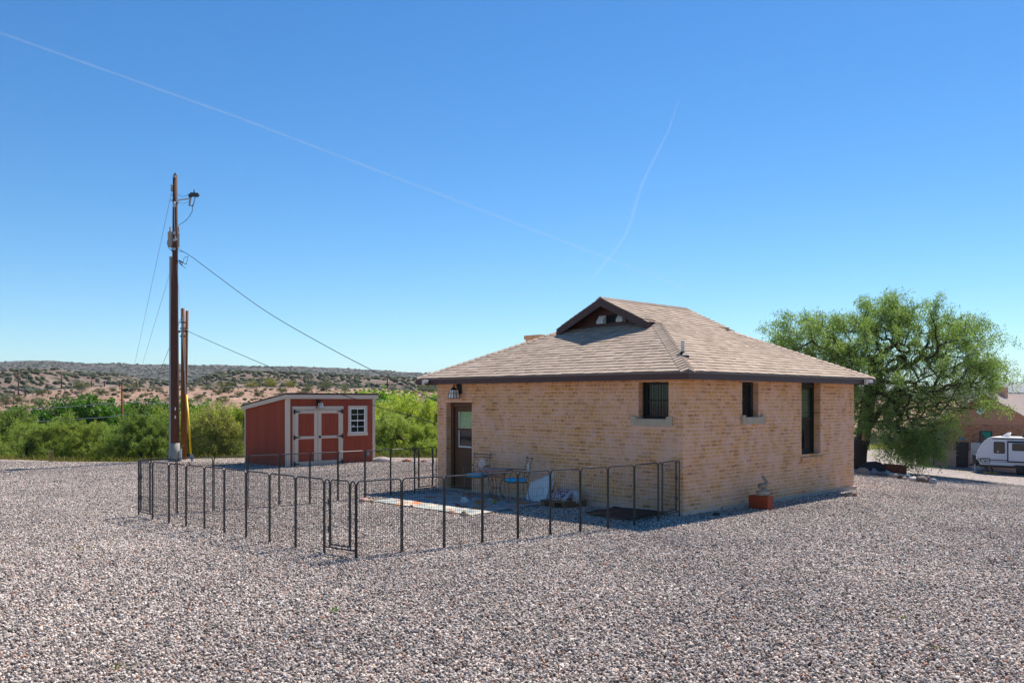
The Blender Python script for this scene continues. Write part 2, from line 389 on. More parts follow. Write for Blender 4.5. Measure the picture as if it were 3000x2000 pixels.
# ---- bushes that dot the far slopes (nobody could count them)
ICO = bmesh.new(); bmesh.ops.create_icosphere(ICO, subdivisions=1, radius=1)
ICV = np.array([v.co[:] for v in ICO.verts]); ICF = np.array([[v.index for v in f.verts] for f in ICO.faces]); ICO.free()
def foliage_dots(name, label, land_, n, rmin, rmax, mat, seed, pxr=(-500, 3500)):
    rg = np.random.default_rng(seed); X, Y, Z = land_
    nx, ny = X.shape; i = rg.uniform(0, nx-2, n*3); j = rg.uniform(1, ny-9, n*3)
    i0 = i.astype(int); j0 = j.astype(int); fi = i-i0; fj = j-j0
    bil = lambda A: (A[i0, j0]*(1-fi) + A[i0+1, j0]*fi)*(1-fj) + (A[i0, j0+1]*(1-fi) + A[i0+1, j0+1]*fi)*fj
    x, y, z = bil(X), bil(Y), bil(Z); px = 1500 + F*x/y
    keep = (px > pxr[0]) & (px < pxr[1]) & (rg.random(n*3) < .25 + 1.2*vnoise(x/ (rmax*16), y/(rmax*16), seed))
    x, y, z = x[keep][:n], y[keep][:n], z[keep][:n]; k = len(x)
    r = rg.uniform(rmin, rmax, k)
    V = ICV[None]*r[:, None, None]*rg.uniform(.7, 1.3, (k, 12, 1))*np.array([1.1, 1.1, .75]) + np.stack([x, y, z + r*.35], -1)[:, None]
    Fq = ICF[None] + (np.arange(k)*12)[:, None, None]
    o = bpy.data.objects.new(name, np_mesh(name, V.reshape(-1, 3), Fq.reshape(-1, 3), mat)); link(o); tag(o, label, 'shrubs', kind='stuff')
def bush_mat(name, a, b):
    n = NT(name); n.set(Base_Color=n.mix(n.rnd(), a, b), Roughness=.9, Specular_IOR_Level=.1); return n.m
M_fb = bush_mat('far_bush', (.045, .055, .03, 1), (.10, .105, .055, 1))
foliage_dots('mesa_junipers', 'dark juniper scrub dotting the long flat mesa', mesa, 9000, 1.8, 3.8, M_fb, 5)
foliage_dots('hill_scrub', 'dark scrub dotting the pale hills below the mesa', hill, 9500, .7, 1.8, M_fb, 6)
foliage_dots('bank_scrub', 'small dry tufts scattered over the pink dirt bank', bank, 3400, .15, .55, bush_mat('dry_tuft', (.11, .10, .055, 1), (.19, .17, .10, 1)), 7)

# ---- contrails, high above everything
def contrail(pts, radii, label, alpha, seed):
    n = NT('contrail_vapour'); p = n.pos()
    f = n.noise(p, .0022, 6, .7); a = n.ramp(f, [(.3, (.35, .35, .35)), (.75, (1, 1, 1))])
    fac = n.math('MULTIPLY', a, alpha)
    tr = n.add('ShaderNodeBsdfTransparent'); df = n.add('ShaderNodeBsdfDiffuse', {'Color': (.9, .9, .92, 1)})
    tl = n.add('ShaderNodeBsdfTranslucent', {'Color': (.9, .9, .92, 1)}); ad = n.add('ShaderNodeMixShader', {0: .5}); n.link(df.outputs[0], ad.inputs[1]); n.link(tl.outputs[0], ad.inputs[2])
    mx = n.add('ShaderNodeMixShader'); n.link(fac, mx.inputs[0]); n.link(tr.outputs[0], mx.inputs[1]); n.link(ad.outputs[0], mx.inputs[2]); n.link(mx.outputs[0], n.out.inputs['Surface'])
    P = []; rs = []
    for (a, b, k) in zip(pts[:-1], pts[1:], range(99)):
        for t in np.linspace(0, 1, 14, endpoint=False):
            px, py = a[0] + (b[0]-a[0])*t, a[1] + (b[1]-a[1])*t; Y = 4000*F/(HY-py)
            P.append(AT(px, py, Y)); rs.append(radii[k] + (radii[k+1]-radii[k])*t)
    m = MB(); m.tube(P, [r*Y_.y/F for r, Y_ in zip(rs, P)], 8, cap=False)
    o = m.build('contrail', n.m, None, True); tag(o, label, 'contrail', 'contrails in the blue sky')
contrail([(-40, 82), (700, 345), (1500, 650), (2095, 876)], [3.2, 3.0, 3.2, 2.8], 'long thin straight contrail running down across the sky from upper left', .115, 1)
contrail([(1990, 290), (1960, 380), (1880, 540), (1838, 680), (1800, 735), (1730, 822)], [2, 5, 7, 7, 7, 4], 'short wispy broken contrail above the roof ridge', .045, 2)

# ---- air: closed box of thin haze around camera and land
def haze():
    m = MB(); m.box((-9990, -300, -22), (9990, 9990, 330))
    n = NT('haze_air'); n.n.remove(n.p)
    v = n.add('ShaderNodeVolumePrincipled', {'Color': (.86, .92, 1, 1), 'Density': HAZE, 'Anisotropy': .1}); n.link(v.outputs[0], n.out.inputs['Volume'])
    o = m.build('haze', n.m); tag(o, 'thin bluish summer haze in front of the far mesa', 'haze', kind='stuff')
HAZE = 6.5e-5
haze()
# ================================================================== HOUSE
def brick_mat(name, cols, mortar, smear, sc_=3.0):
    n = NT(name); p = n.pos()
    col = n.ramp(n.rnd(), cols, 'LINEAR')
    col = n.mix(n.noise(p, 45, 5, .7), n.mix(1., col, (.72, .72, .72, 1), 'MULTIPLY'), n.mix(1., col, (1.25, 1.22, 1.2, 1), 'MULTIPLY'))
    f = n.math('MULTIPLY_ADD', n.noise(p, .55, 3), .30, n.math('ADD', n.noise(p, sc_, 6, .72, .6), -.15)); f2 = n.noise(p, 24, 4, .7)
    a = n.ramp(n.math('MULTIPLY_ADD', f2, .30, f), [(.56, (0, 0, 0)), (.83, (smear,)*3)])
    col = n.mix(a, col, mortar)
    n.set(Base_Color=col, Roughness=.9, Specular_IOR_Level=.15); n.bump(n.noise(p, 90, 5, .7), .45, .006)
    return n.m
MORTAR = (.82, .515, .395, 1)
M_brick = brick_mat('tan_brick', [(0, (.58, .285, .09)), (.25, (.70, .36, .12)), (.5, (.76, .405, .155)), (.72, (.60, .295, .09)), (.84, (.47, .22, .06)), (.90, (.56, .27, .08)), (.98, (.70, .35, .115)), (.992, (.50, .16, .09)), (1, (.38, .165, .05))], MORTAR, .88)
def mortar_mat(name, c):
    n = NT(name); p = n.pos()
    col = n.mix(n.noise(p, 5, 6, .7), scale_col(c, .78), scale_col(c, 1.18))
    col = n.mix(n.ramp(n.noise(p, 1.3, 5), [(.5, (0, 0, 0)), (.75, (.5, .5, .5))]), col, (.46, .34, .25, 1))
    n.set(Base_Color=col, Roughness=.95, Specular_IOR_Level=.1); n.bump(n.noise(p, 70, 5, .7), .7, .012); return n.m
M_mortar = mortar_mat('pink_mortar', MORTAR)
M_fascia = pbr('brown_fascia', (.070, .034, .030, 1), .5, .18, 6, .1, 30, spec=.4)
M_doorbr = pbr('brown_door_paint', (.115, .052, .026, 1), .6, .1, 4, .05, 60)
M_black = pbr('black_iron', (.012, .012, .013, 1), .45, .1, 8)
M_dark = pbr('dark_void', (.010, .010, .011, 1), .8, .1, 3)
def glass_mat(name, c, rough=.04, spec=.6):
    n = NT(name); n.set(Base_Color=c, Roughness=rough, Specular_IOR_Level=spec)
    n.bump(n.noise(n.obj(), 2.2, 2), .02, .02); return n.m
M_glass = glass_mat('dark_window_glass', (.012, .016, .018, 1))
M_reflglass = glass_mat('painted_reflection_glass', (.20, .34, .24, 1), .06, .7); M_reflglass.node_tree.nodes['Principled BSDF'].inputs['Metallic'].default_value = .75  # green of the mirrored trees is painted into this reflective pane colour
M_conc = pbr('old_concrete', (.46, .38, .28, 1), .9, .18, 9, .4, 80)
M_found = pbr('painted_footing', (.50, .37, .30, 1), .9, .2, 4, .4, 60, world_=True)
M_white = pbr('white_plastic', (.72, .72, .70, 1), .4, .06, 6)
M_frame = pbr('bronze_frame', (.022, .020, .019, 1), .4, .1, 6)

ZB, ZE = CAM_H - 1.967, CAM_H + .365            # brick base, underside of eave
OV = .334; EAVE = ZE + .135; SL = .4627; ROOF0 = EAVE + .012
house = thing('brick_house', 'small square tan brick house with brown shingle roof behind the wire pen', 'house', HN, YAW)
def WL(px, py): return on_wall(px, py, HN, DL)
def WR(px, py): return on_wall(px, py, HN, DR)
def rect(W, x0, x1, y0, y1):
    a, b = W(x0, (y0+y1)/2)[0], W(x1, (y0+y1)/2)[0]; xm = (x0+x1)/2
    return (min(a, b), max(a, b), W(xm, y1)[1], W(xm, y0)[1])
# openings: (s0, s1, z0, z1) along each wall
DOOR = list(rect(WL, 1307, 1382.4, 1178, 1441)); DOOR[2] = .03
BARL = rect(WL, 1870, 1958.5, 1117.5, 1226.6); SILL_L = rect(WL, 1852, 1972, 1221.7, 1247.6)
BARR = rect(WR, 2174.3, 2222.7, 1118, 1222.4); SILL_R = rect(WR, 2169.4, 2234.6, 1216.8, 1242)
TALL = rect(WR, 2348, 2404, 1117, 1331); SILL_T = rect(WR, 2344.5, 2409, 1333, 1349)
ZT = ZE + .03; DEP = .17
def pt(w, s, z, d): return (-d, s, z) if w == 'L' else (s, -d, z)
def wall_panel(name, w, ops, z0):
    m = MB(); ss = sorted({0, HB, *[o[0] for o in ops], *[o[1] for o in ops]}); zs = sorted({z0, ZT, *[min(o[3], ZT) for o in ops], *[max(o[2], z0) for o in ops]})
    for a, b in zip(ss[:-1], ss[1:]):
        for c, e in zip(zs[:-1], zs[1:]):
            sm, zm = (a+b)/2, (c+e)/2
            if any(o[0] < sm < o[1] and o[2] < zm < o[3] for o in ops): continue
            m.poly([pt(w, a, c, 0), pt(w, b, c, 0), pt(w, b, e, 0), pt(w, a, e, 0)])
    for o in ops:
        s0, s1, a, b = o[0], o[1], max(o[2], z0), min(o[3], ZT)
        for (p, q) in (((s0, a), (s0, b)), ((s1, a), (s1, b)), ((s0, a), (s1, a)), ((s0, b), (s1, b))):
            m.poly([pt(w, p[0], p[1], 0), pt(w, q[0], q[1], 0), pt(w, q[0], q[1], -DEP-.12), pt(w, p[0], p[1], -DEP-.12)])
    return m.build(name, M_mortar, house)
wall_panel('wall', 'L', [DOOR, BARL], -.25); wall_panel('wall', 'R', [BARR, TALL], -.35)
mb = MB(); mb.poly([(HB, 0, -.4), (HB, HB, -.4), (HB, HB, ZT), (HB, 0, ZT)]); mb.poly([(0, HB, -.4), (HB, HB, -.4), (HB, HB, ZT), (0, HB, ZT)])
mb.build('wall', M_mortar, house)

def brick_shape(seed):
    rg = random.Random(seed); j = lambda k=.02: rg.uniform(-k, k); c = .03
    r0 = [(-.5, 1, -.5), (.5, 1, -.5), (.5, 1, .5), (-.5, 1, .5)]
    r1 = [(x*1+j(.006), .3, z+j(.04)) for x, _, z in r0]; r2 = [(x*(1-2*c)+j(.01), j(.25), z*(1-.16)+j(.04)) for x, _, z in r0]
    vs = r0 + r1 + r2; fs = []
    for k in range(4):
        l = (k+1) % 4; fs += [(k, l, 4+l, 4+k), (4+k, 4+l, 8+l, 8+k)]
    fs.append((8, 9, 10, 11)); return vs, fs
BSH = [brick_shape(i) for i in range(6)]
def mk_brick_mesh(i, mat):
    m = MB(); m.add(*BSH[i]); return m.mesh('brick', mat)
BM = [mk_brick_mesh(i, M_brick) for i in range(6)]
rb = random.Random(3); BR = []
def lay(w, ops, z0, rows, rh, L0, s_end=HB):
    for r in range(rows):
        z = z0 + r*rh; s = -.004 - rb.random()*L0
        hdr = rb.random() < .12
        while s < s_end - .02:
            L = L0*(.5 if (hdr and rb.random() < .8) or rb.random() < .1 else 1)*rb.uniform(.94, 1.06)
            a, b = max(s, -.004), min(s + L - .015, s_end + .003); s += L
            zc, h = z + rh/2 + rb.uniform(-.003, .003), rh - rb.uniform(.013, .020)
            segs = [(a, b)]
            for o in ops:
                if o[2] < zc < o[3]:
                    segs = [q for x, y in segs for q in ((x, min(y, o[0]-.004)), (max(x, o[1]+.004), y))]
                    segs = [q for q in segs if q[1]-q[0] > .03]
            for x, y in segs:
                if y - x > .03: BR.append((w, (x+y)/2, zc, y-x, h, rb.uniform(.002, .0075)))
lay('L', [DOOR, BARL, (SILL_L[0]-.01, SILL_L[1]+.01, SILL_L[2]-.01, SILL_L[3]+.01)], ZB, 34, .0695, .190)
lay('R', [BARR, TALL, (SILL_R[0]-.01, SILL_R[1]+.01, SILL_R[2]-.01, SILL_R[3]+.01), (SILL_T[0]-.01, SILL_T[1]+.01, SILL_T[2], SILL_T[3])], ZB, 34, .0695, .190)
# bricks on the window and door reveals
for (w, o) in (('L', BARL), ('L', DOOR), ('R', BARR), ('R', TALL)):
    for r in range(34):
        z = ZB + (r+.5)*.0695
        if o[2]+.02 < z < min(o[3], ZT)-.02: BR.append(('J'+w, o, z, .0, .055, 0))
def bsize(b):
    if b[0][0] == 'J': return 9e9
    p = HN + (DL if b[0] == 'L' else DR)*b[1]; return (p - cam.location).length + random.random()*.001 - b[3]*2 + abs(b[2]-1.2)*.3
BR.sort(key=bsize)
stuff = MB()
for k, b in enumerate(BR):
    w, s, z, L, h, d = b; i = k % 6
    if w[0] == 'J':
        o = s; far = o[1] if w == 'JR' else o[1]      # only the reveal that faces the camera's side is in view
        for e, sg in ((o[0], 1), (o[1], -1)):
            a, c = pt(w[1], e, z-h/2, -.012), pt(w[1], e+sg*.005, z+h/2, -DEP-.05)
            stuff.box(tuple(min(u, v) for u, v in zip(a, c)), tuple(max(u, v) for u, v in zip(a, c)))
        continue
    if k < 300:
        ob = bpy.data.objects.new('brick', BM[i]); link(ob, house)
        ob.location = pt(w, s, z, d); ob.scale = (L, d+.012, h); ob.rotation_euler = (0, 0, R(-90) if w == 'L' else 0)
    else:
        vs, fs = BSH[i]
        stuff.add([pt(w, s + x*L, z + zz*h, d - y*(d+.012)) for x, y, zz in vs], fs)
so = stuff.build('brick', M_brick, house); tag(so, kind='stuff')

# footing along the right wall, sills
mb = MB(); mb.box((1.2, -.05, -.5), (HB+.05, .02, ZB-.004)); mb.build('footing', M_found, house)
def sill(w, r, dep, ear):
    m = MB(); s0, s1, z0, z1 = r
    def bx(a, b, c, e, d0, d1):
        p, q = pt(w, a, c, d0), pt(w, b, e, d1)
        m.box(tuple(min(u, v) for u, v in zip(p, q)), tuple(max(u, v) for u, v in zip(p, q)))
    bx(s0, s1, z0, z1-.03, -.05, dep); bx(s0, s0+ear, z1-.03, z1+.012, -.01, dep); bx(s1-ear, s1, z1-.03, z1+.012, -.01, dep)
    return m
sill('L', SILL_L, .04, .12).build('window_sill', M_conc, house); sill('R', SILL_R, .06, .10).build('window_sill', M_conc, house)
mb = MB(); s0, s1, z0, z1 = SILL_T                                    # rowlock brick sill, sloping
for k in range(9):
    a = s0 + (s1-s0)*k/9 + .004; b = s0 + (s1-s0)*(k+1)/9 - .004
    mb.prism([(a, -.055, z0), (a, -.055, z1-.03), (a, .12, z1+.02), (a, .12, z0)], (b-a, 0, 0))
mb.build('window_sill', M_brick, house)

# barred windows
def barred(w, r, nb):
    s0, s1, z0, z1 = r; z1 = min(z1, ZT-.005); m = MB()
    def bx(mb_, a, b, c, e, d0, d1):
        p, q = pt(w, a, c, d0), pt(w, b, e, d1)
        mb_.box(tuple(min(u, v) for u, v in zip(p, q)), tuple(max(u, v) for u, v in zip(p, q)))
    fr = MB()
    bx(fr, s0, s0+.045, z0, z1, -DEP-.03, -DEP+.02); bx(fr, s1-.045, s1, z0, z1, -DEP-.03, -DEP+.02)
    bx(fr, s0+.045, s1-.045, z0, z0+.05, -DEP-.03, -DEP+.02); bx(fr, s0+.045, s1-.045, z1-.05, z1, -DEP-.03, -DEP+.02)
    bx(fr, s0+.045, s1-.045, (z0+z1)/2-.015, (z0+z1)/2+.015, -DEP-.03, -DEP+.012)
    win = fr.build('window', M_frame, house)
    g = MB(); bx(g, s0+.03, s1-.03, z0+.03, z1-.03, -DEP-.025, -DEP-.015); g.build('pane', M_glass, win)
    for k in range(nb):
        s = s0 + (s1-s0)*(k+.5)/nb; t = MB(); t.tube([pt(w, s, z0+.012, -DEP+.06), pt(w, s, z1, -DEP+.06)], .0085, 6)
        t.build('bar', M_black, win)
barred('L', BARL, 9); barred('R', BARR, 7)
# tall double hung window
s0, s1, z0, z1 = TALL; z1 = min(z1, ZT-.005); zm = WR(2370, 1227)[1]
fr = MB(); d0 = DEP
fr.box((s0, d0-.02, z0), (s0+.05, d0+.06, z1)); fr.box((s1-.05, d0-.02, z0), (s1, d0+.06, z1)); fr.box((s0+.05, d0-.02, z1-.11), (s1-.05, d0+.06, z1)); fr.box((s0+.05, d0-.02, z0), (s1-.05, d0+.06, z0+.055))
win = fr.build('window', M_frame, house)
for nm, za, zb, dd, mg in (('upper_sash', zm-.02, z1-.11, .035, M_reflglass), ('lower_sash', z0+.055, zm+.02, .012, M_glass)):
    m = MB(); a, b = s0+.05, s1-.05
    m.box((a, d0+dd, za), (a+.04, d0+dd+.025, zb)); m.box((b-.04, d0+dd, za), (b, d0+dd+.025, zb)); m.box((a+.04, d0+dd, zb-.04), (b-.04, d0+dd+.025, zb)); m.box((a+.04, d0+dd, za), (b-.04, d0+dd+.025, za+.05))
    m.build(nm, M_frame, win)
    g = MB(); g.box((a+.03, d0+dd+.008, za+.03), (b-.03, d0+dd+.014, zb-.03)); g.build('pane', mg, win)
# door with its glazed upper half, recessed
s0, s1, z0, z1 = DOOR; d = -DEP
fr = MB()
fr.box((-d-.03, s1-.09, z0), (-d+.09, s1, z1)); fr.box((-d-.03, s0, z0), (-d+.09, s0+.06, z1)); fr.box((-d-.03, s0+.06, z1-.10), (-d+.09, s1-.09, z1))
door = fr.build('door', M_doorbr, house); tag(door, 'brown painted door with a two part window')
lf = MB(); a, b = s0+.064, s1-.094; gz0 = WL(1360, 1312)[1]; gz1 = WL(1360, 1206)[1]; gm = WL(1360, 1259)[1]; ga, gb = a+.12, b-.13
x0, x1 = -d+.02, -d+.06
lf.box((x0, a, z0+.03), (x1, b, gz0)); lf.box((x0, a, gz1), (x1, b, z1-.104)); lf.box((x0, a, gz0), (x1, ga, gz1)); lf.box((x0, gb, gz0), (x1, b, gz1)); lf.box((x0-.006, ga, gm-.025), (x1, gb, gm+.025))
lf.build('door_leaf', M_doorbr, door)
g = MB(); g.box((x0+.012, ga, gm+.025), (x0+.02, gb, gz1)); g.build('pane', M_reflglass, door)
g = MB(); g.box((x0+.014, ga, gz0), (x0+.022, gb, gm-.025)); g.build('pane', M_glass, door)
g = MB()
for q in ((ga, ga+.022), (gb-.022, gb)): g.box((x0-.004, q[0], gz0), (x0+.01, q[1], gm-.025))
g.box((x0-.004, ga+.022, gz0), (x0+.01, gb-.022, gz0+.03)); g.box((x0-.002, gb-.022, gm+.025), (x0+.01, gb, gz1)); g.build('glazing_trim', M_white, door)
g = MB(); g.tube([(x0, a+.06, 1.0), (x0-.05, a+.06, 1.0)], .012, 8); g.ball((x0-.06, a+.06, 1.0), .028); g.build('handle', pbr('brass', (.5, .35, .12, 1), .3, metal=1), door, True)
g = MB(); g.box((-.02, s0-.0, -.02), (-d+.10, s1, z0+.012)); g.build('door_step', M_conc, house)

# ---- roof
def shingle_mat():
    n = NT('tan_shingle'); p = n.pos()
    col = n.ramp(n.rnd(), [(0, (.34, .26, .20)), (.2, (.40, .31, .24)), (.4, (.44, .345, .27)), (.6, (.37, .285, .22)), (.75, (.455, .36, .285)), (.9, (.41, .315, .245)), (1, (.49, .395, .315))])
    col = n.mix(n.noise(p, 160, 3, .7), n.mix(1., col, (.7, .7, .7, 1), 'MULTIPLY'), n.mix(1., col, (1.3, 1.3, 1.3, 1), 'MULTIPLY'))
    col = n.mix(n.noise(p, .9, 4), n.mix(1., col, (.88, .88, .88, 1), 'MULTIPLY'), n.mix(1., col, (1.1, 1.1, 1.1, 1), 'MULTIPLY'))
    n.set(Base_Color=col, Roughness=.95, Specular_IOR_Level=.15); n.bump(n.noise(p, 220, 3, .7), .5, .004); return n.m
M_shing = shingle_mat(); M_deck = pbr('roof_deck', (.20, .14, .10, 1), .95)
DG = 2.47; XR0, XR1 = 1.79, HB - 1.66; RID = HB/2; DM = RID + OV
ZR = lambda d: ROOF0 + SL*d                                            # roof height at plan distance d from the eave
def slope_pt(side, u, d, up=0.0):
    nz, nh = up*math.cos(math.atan(SL)), up*math.sin(math.atan(SL)); z = ZR(d) + nz; e = -OV + d - nh
    return {'R': (u, e, z), 'L': (u, HB-e, z), 'F': (e, u, z), 'B': (HB-e, u, z)}[side]
def bounds(side, d):
    if side in 'RL': return (-OV+d, HB+OV-d) if d < DG else (XR0, XR1)
    return (-OV+d, HB+OV-d)
EXPO = .143*math.cos(math.atan(SL)); SH = []; rs = random.Random(9)
for side in 'FRLB':
    top = DM if side in 'RL' else DG
    d0 = -.012; row = 0
    while d0 < top - .03:
        d1 = min(d0 + EXPO + .02, top); lo0, hi0 = bounds(side, max(d0, 0)); lo1, hi1 = bounds(side, min(d1, top))
        if (d0 < DG) != (d1 < DG): lo1, hi1 = lo0, hi0
        u = min(lo0, lo1) - rs.random()*.25
        while u < max(hi0, hi1):
            wd = rs.choice((.10, .13, .16, .19, .23)); a, b = u, u+wd; u += wd
            cl = lambda v, lo, hi: min(max(v, lo), hi)
            a0, b0, a1, b1 = cl(a, lo0, hi0), cl(b, lo0, hi0), cl(a, lo1, hi1), cl(b, lo1, hi1)
            if (b0-a0) + (b1-a1) < .03: continue
            th = rs.choice((.012, .014, .018)); g = .0025
            P = [slope_pt(side, a0+g, d0, 0), slope_pt(side, b0-g, d0, 0), slope_pt(side, b1-g, d1, -.002), slope_pt(side, a1+g, d1, -.002),
                 slope_pt(side, a0+g, d0, th), slope_pt(side, b0-g, d0, th), slope_pt(side, b1-g, d1, .001), slope_pt(side, a1+g, d1, .001)]
            c = sum((Vector(p) for p in P), Vector())/8; cw = HN + DR*c.x + DL*c.y + Vector((0, 0, c.z))
            SH.append((0 if side in 'FR' else 50) + (cw - cam.location).length - wd*4 + rs.random()*.01 if False else ((0 if side in 'FR' else 50) + (cw-cam.location).length - wd*4, P))
        d0 += EXPO; row += 1
FBOX = [(0,3,2,1),(4,5,6,7),(0,1,5,4),(1,2,6,5),(2,3,7,6),(3,0,4,7)]
SH.sort(key=lambda t: t[0]); rest = MB()
for k, (_, P) in enumerate(SH):
    if k < 300:
        m = MB(); m.add(P, FBOX); m.build('shingle', M_shing, house)
    else: rest.add(P, FBOX)
tag(rest.build('shingle', M_shing, house), kind='stuff')
dk = MB(); q = -.006
for side in 'FB': dk.poly([slope_pt(side, -OV, 0, q), slope_pt(side, HB+OV, 0, q), slope_pt(side, HB+OV-DG-.03, DG+.03, q), slope_pt(side, -OV+DG+.03, DG+.03, q)])
for side in 'RL':
    dk.poly([slope_pt(side, -OV, 0, q), slope_pt(side, HB+OV, 0, q), slope_pt(side, HB+OV-DG, DG, q), slope_pt(side, -OV+DG, DG, q)])
    dk.poly([slope_pt(side, XR0, DG, q), slope_pt(side, XR1, DG, q), slope_pt(side, XR1, DM, q), slope_pt(side, XR0, DM, q)])
dk.build('roof_deck', M_deck, house)
# hip and ridge caps: folded overlapping pieces
capm = {}
def cap_line(p0, p1, n0, n1, n):
    p0, p1 = Vector(p0), Vector(p1); ln = (p1-p0).length; dr = (p1-p0)/ln
    for k in range(n):
        a = p0 + dr*(ln*k/n); b = p0 + dr*min(ln, ln*(k+1.25)/n); m = MB(); up = Vector((0, 0, 1))
        w = .135; e0, e1 = Vector(n0)*w, Vector(n1)*w
        lo, hi = .010, .024
        vs = [a+e0+up*lo*.3, a+up*.012, a+e1+up*lo*.3, b+e1, b+up*.004, b+e0]
        top = [a+e0+up*hi, a+up*(.014+hi), a+e1+up*hi, b+e1+up*.008, b+up*.014, b+e0+up*.008]
        m.add(vs + top, [(5, 4, 1, 0), (4, 3, 2, 1), (6, 7, 10, 11), (7, 8, 9, 10), (0, 1, 7, 6), (1, 2, 8, 7), (2, 3, 9, 8), (5, 0, 6, 11)])
        m.build('ridge_cap', M_shing, house)
nl = 1/math.sqrt(1+SL*SL)
def hip(c, sx, sy):
    # wings lie in the two slopes: along the eave directions, flattened to each slope
    x0, y0 = c; a = Vector((x0, y0, ZR(0))); b = Vector((x0 + sx*DG, y0 + sy*DG, ZR(DG)))
    h = Vector((sx, sy, SL)).normalized()
    wr = Vector((1*sx, 0, 0)) ; wf = Vector((0, sy, 0))
    wr = (wr - h*wr.dot(h)).normalized(); wf = (wf - h*wf.dot(h)).normalized()
    cap_line(a, b, wr, wf, 26)
hip((-OV, -OV), 1, 1); hip((HB+OV, -OV), -1, 1); hip((-OV, HB+OV), 1, -1)
cap_line((XR0, RID, ZR(DM)), (XR1, RID, ZR(DM)), Vector((0, -1, -SL)).normalized(), Vector((0, 1, -SL)).normalized(), 24)
# fascia boards, drip edge, soffit
FB0 = ZE
for nm, a, b in (('fascia', (-OV-.02, -OV-.02), (-OV, HB+OV+.02)), ('fascia', (-OV, -OV-.02), (HB+OV+.02, -OV)), ('fascia', (HB+OV, -OV), (HB+OV+.02, HB+OV+.02)), ('fascia', (-OV, HB+OV), (HB+OV, HB+OV+.02))):
    m = MB(); m.box((a[0], a[1], FB0), (b[0], b[1], EAVE-.03)); m.build(nm, M_fascia, house)
M_drip = pbr('brown_drip_edge', (.16, .105, .085, 1), .4, .1, 5, spec=.5)
e0, e1 = -OV-.034, HB+OV+.034
m = MB(); m.box((e0, e0, EAVE-.03), (-OV, e1, EAVE+.006)); m.box((-OV, e0, EAVE-.03), (e1, -OV, EAVE+.006)); m.box((HB+OV, -OV, EAVE-.03), (e1, e1, EAVE+.006)); m.box((-OV, HB+OV, EAVE-.03), (HB+OV, e1, EAVE+.006))
m.build('drip_edge', M_drip, house)
m = MB(); m.box((-OV, -OV, ZT), (HB+OV, HB+OV, ZT+.02)); m.build('soffit', M_fascia, house)
# gables, rake boards, gable vents
for gx, rx, sg in ((-OV+DG, XR0, -1), (HB+OV-DG, XR1, 1)):
    m = MB(); y0, y1 = -OV+DG, HB+OV-DG; zg = ZR(DG)-.03
    pts = [(gx, y0, zg), (gx, y1, zg), (gx, RID, ZR(DM)-.02)]
    if sg < 0: m.prism(pts, (.05, 0, 0))
    else: m.prism(pts, (-.05, 0, 0))
    gb = m.build('gable', M_fascia, house)
    for y in (y0-.03, y1+.03):
        b = MB(); zt = ZR(DM)-.005; zl = zt - abs(y-RID)*SL
        b.prism([(rx, y, zl), (rx, RID, zt), (rx, RID, zt-.17), (rx, y, zl-.17)], (.03*-sg, 0, 0)); b.build('rake_board', M_fascia, house)
        sf = MB(); sf.prism([(rx+.031*-sg, y, zl-.035), (rx+.031*-sg, RID, zt-.035), (rx+.031*-sg, RID, zt-.055), (rx+.031*-sg, y, zl-.055)], (gx-rx-.031*-sg, 0, 0)); sf.build('rake_soffit', M_fascia, house)
        xa, xb = sorted((rx + .034*-sg, gx + .25*-sg)); rt = MB(); rt.box((xa, min(y, y+.05*(1 if y < RID else -1)), zl-.17), (xb, max(y, y+.05*(1 if y < RID else -1)), zl-.01)); rt.build('eave_return', M_fascia, house)
    if sg < 0:
        v = MB(); zv = zg + .10
        v.prism([(gx-.012, RID-.30, zv), (gx-.012, RID-.30, zv+.10), (gx-.012, RID-.17, zv+.17), (gx-.012, RID+.08, zv+.17), (gx-.012, RID+.12, zv+.10), (gx-.012, RID+.12, zv)], (.01, 0, 0)); v.build('vent_opening', M_dark, house)
def gable_y(px):
    t = Vector((HN.x, HN.y, 0)) + DR*(-OV+DG); return on_wall(px, 940, t, DL)
for px, py in ((1768, 949), (1825, 943)):
    yv, zv = gable_y(px); gx = -OV+DG; zv = CAM_H + (HY-py)/F*(HN + DR*gx + DL*yv).y
    w = .085; m = MB()
    m.prism([(gx-.012, yv-w, zv), (gx-.012, yv-w, zv+.18), (gx-.05, yv-w, zv+.18), (gx-.14, yv-w, zv+.055), (gx-.14, yv-w, zv)], (0, 2*w, 0))
    vh = m.build('vent_hood', M_white, house)
    m = MB()
    for k in range(3): m.box((gx-.143, yv-w+.02, zv+.006+k*.017), (gx-.139, yv+w-.02, zv+.013+k*.017))
    m.build('vent_grille', pbr('grey_grille', (.35, .35, .35, 1), .5), vh)
# plumbing vent on the right-hand slope
def on_slope(px, py):
    r = Vector(((px-1500)/F, 1, (HY-py)/F)); c = Vector((0, 0, CAM_H)) - HN
    lo = lambda v: Vector((v.dot(DR), v.dot(DL), v.z))
    o, d = lo(c), lo(r); t = (ROOF0 + SL*(o.y+OV) - o.z)/(d.z - SL*d.y); return o + d*t
vp = on_slope(2000, 1042)
m = MB(); m.tube([vp + Vector((0, 0, -.05)), vp + Vector((0, 0, .275))], .034, 12); pv = m.build('vent_pipe', pbr('weathered_white_pipe', (.62, .58, .52, 1), .5, .2, 9), house)
m = MB(); m.lathe([(.13, -.07), (.12, .005), (.055, .05), (.04, .075)], 10, vp); m.build('flashing_boot', pbr('black_rubber', (.02, .02, .022, 1), .6), pv)
# chimney stub behind the left hip
m = MB(); m.box((2.85, 6.25, 2.55), (3.30, 6.75, 3.60)); m.box((2.82, 6.22, 3.60), (3.33, 6.78, 3.70)); m.build('chimney', M_brick, house)

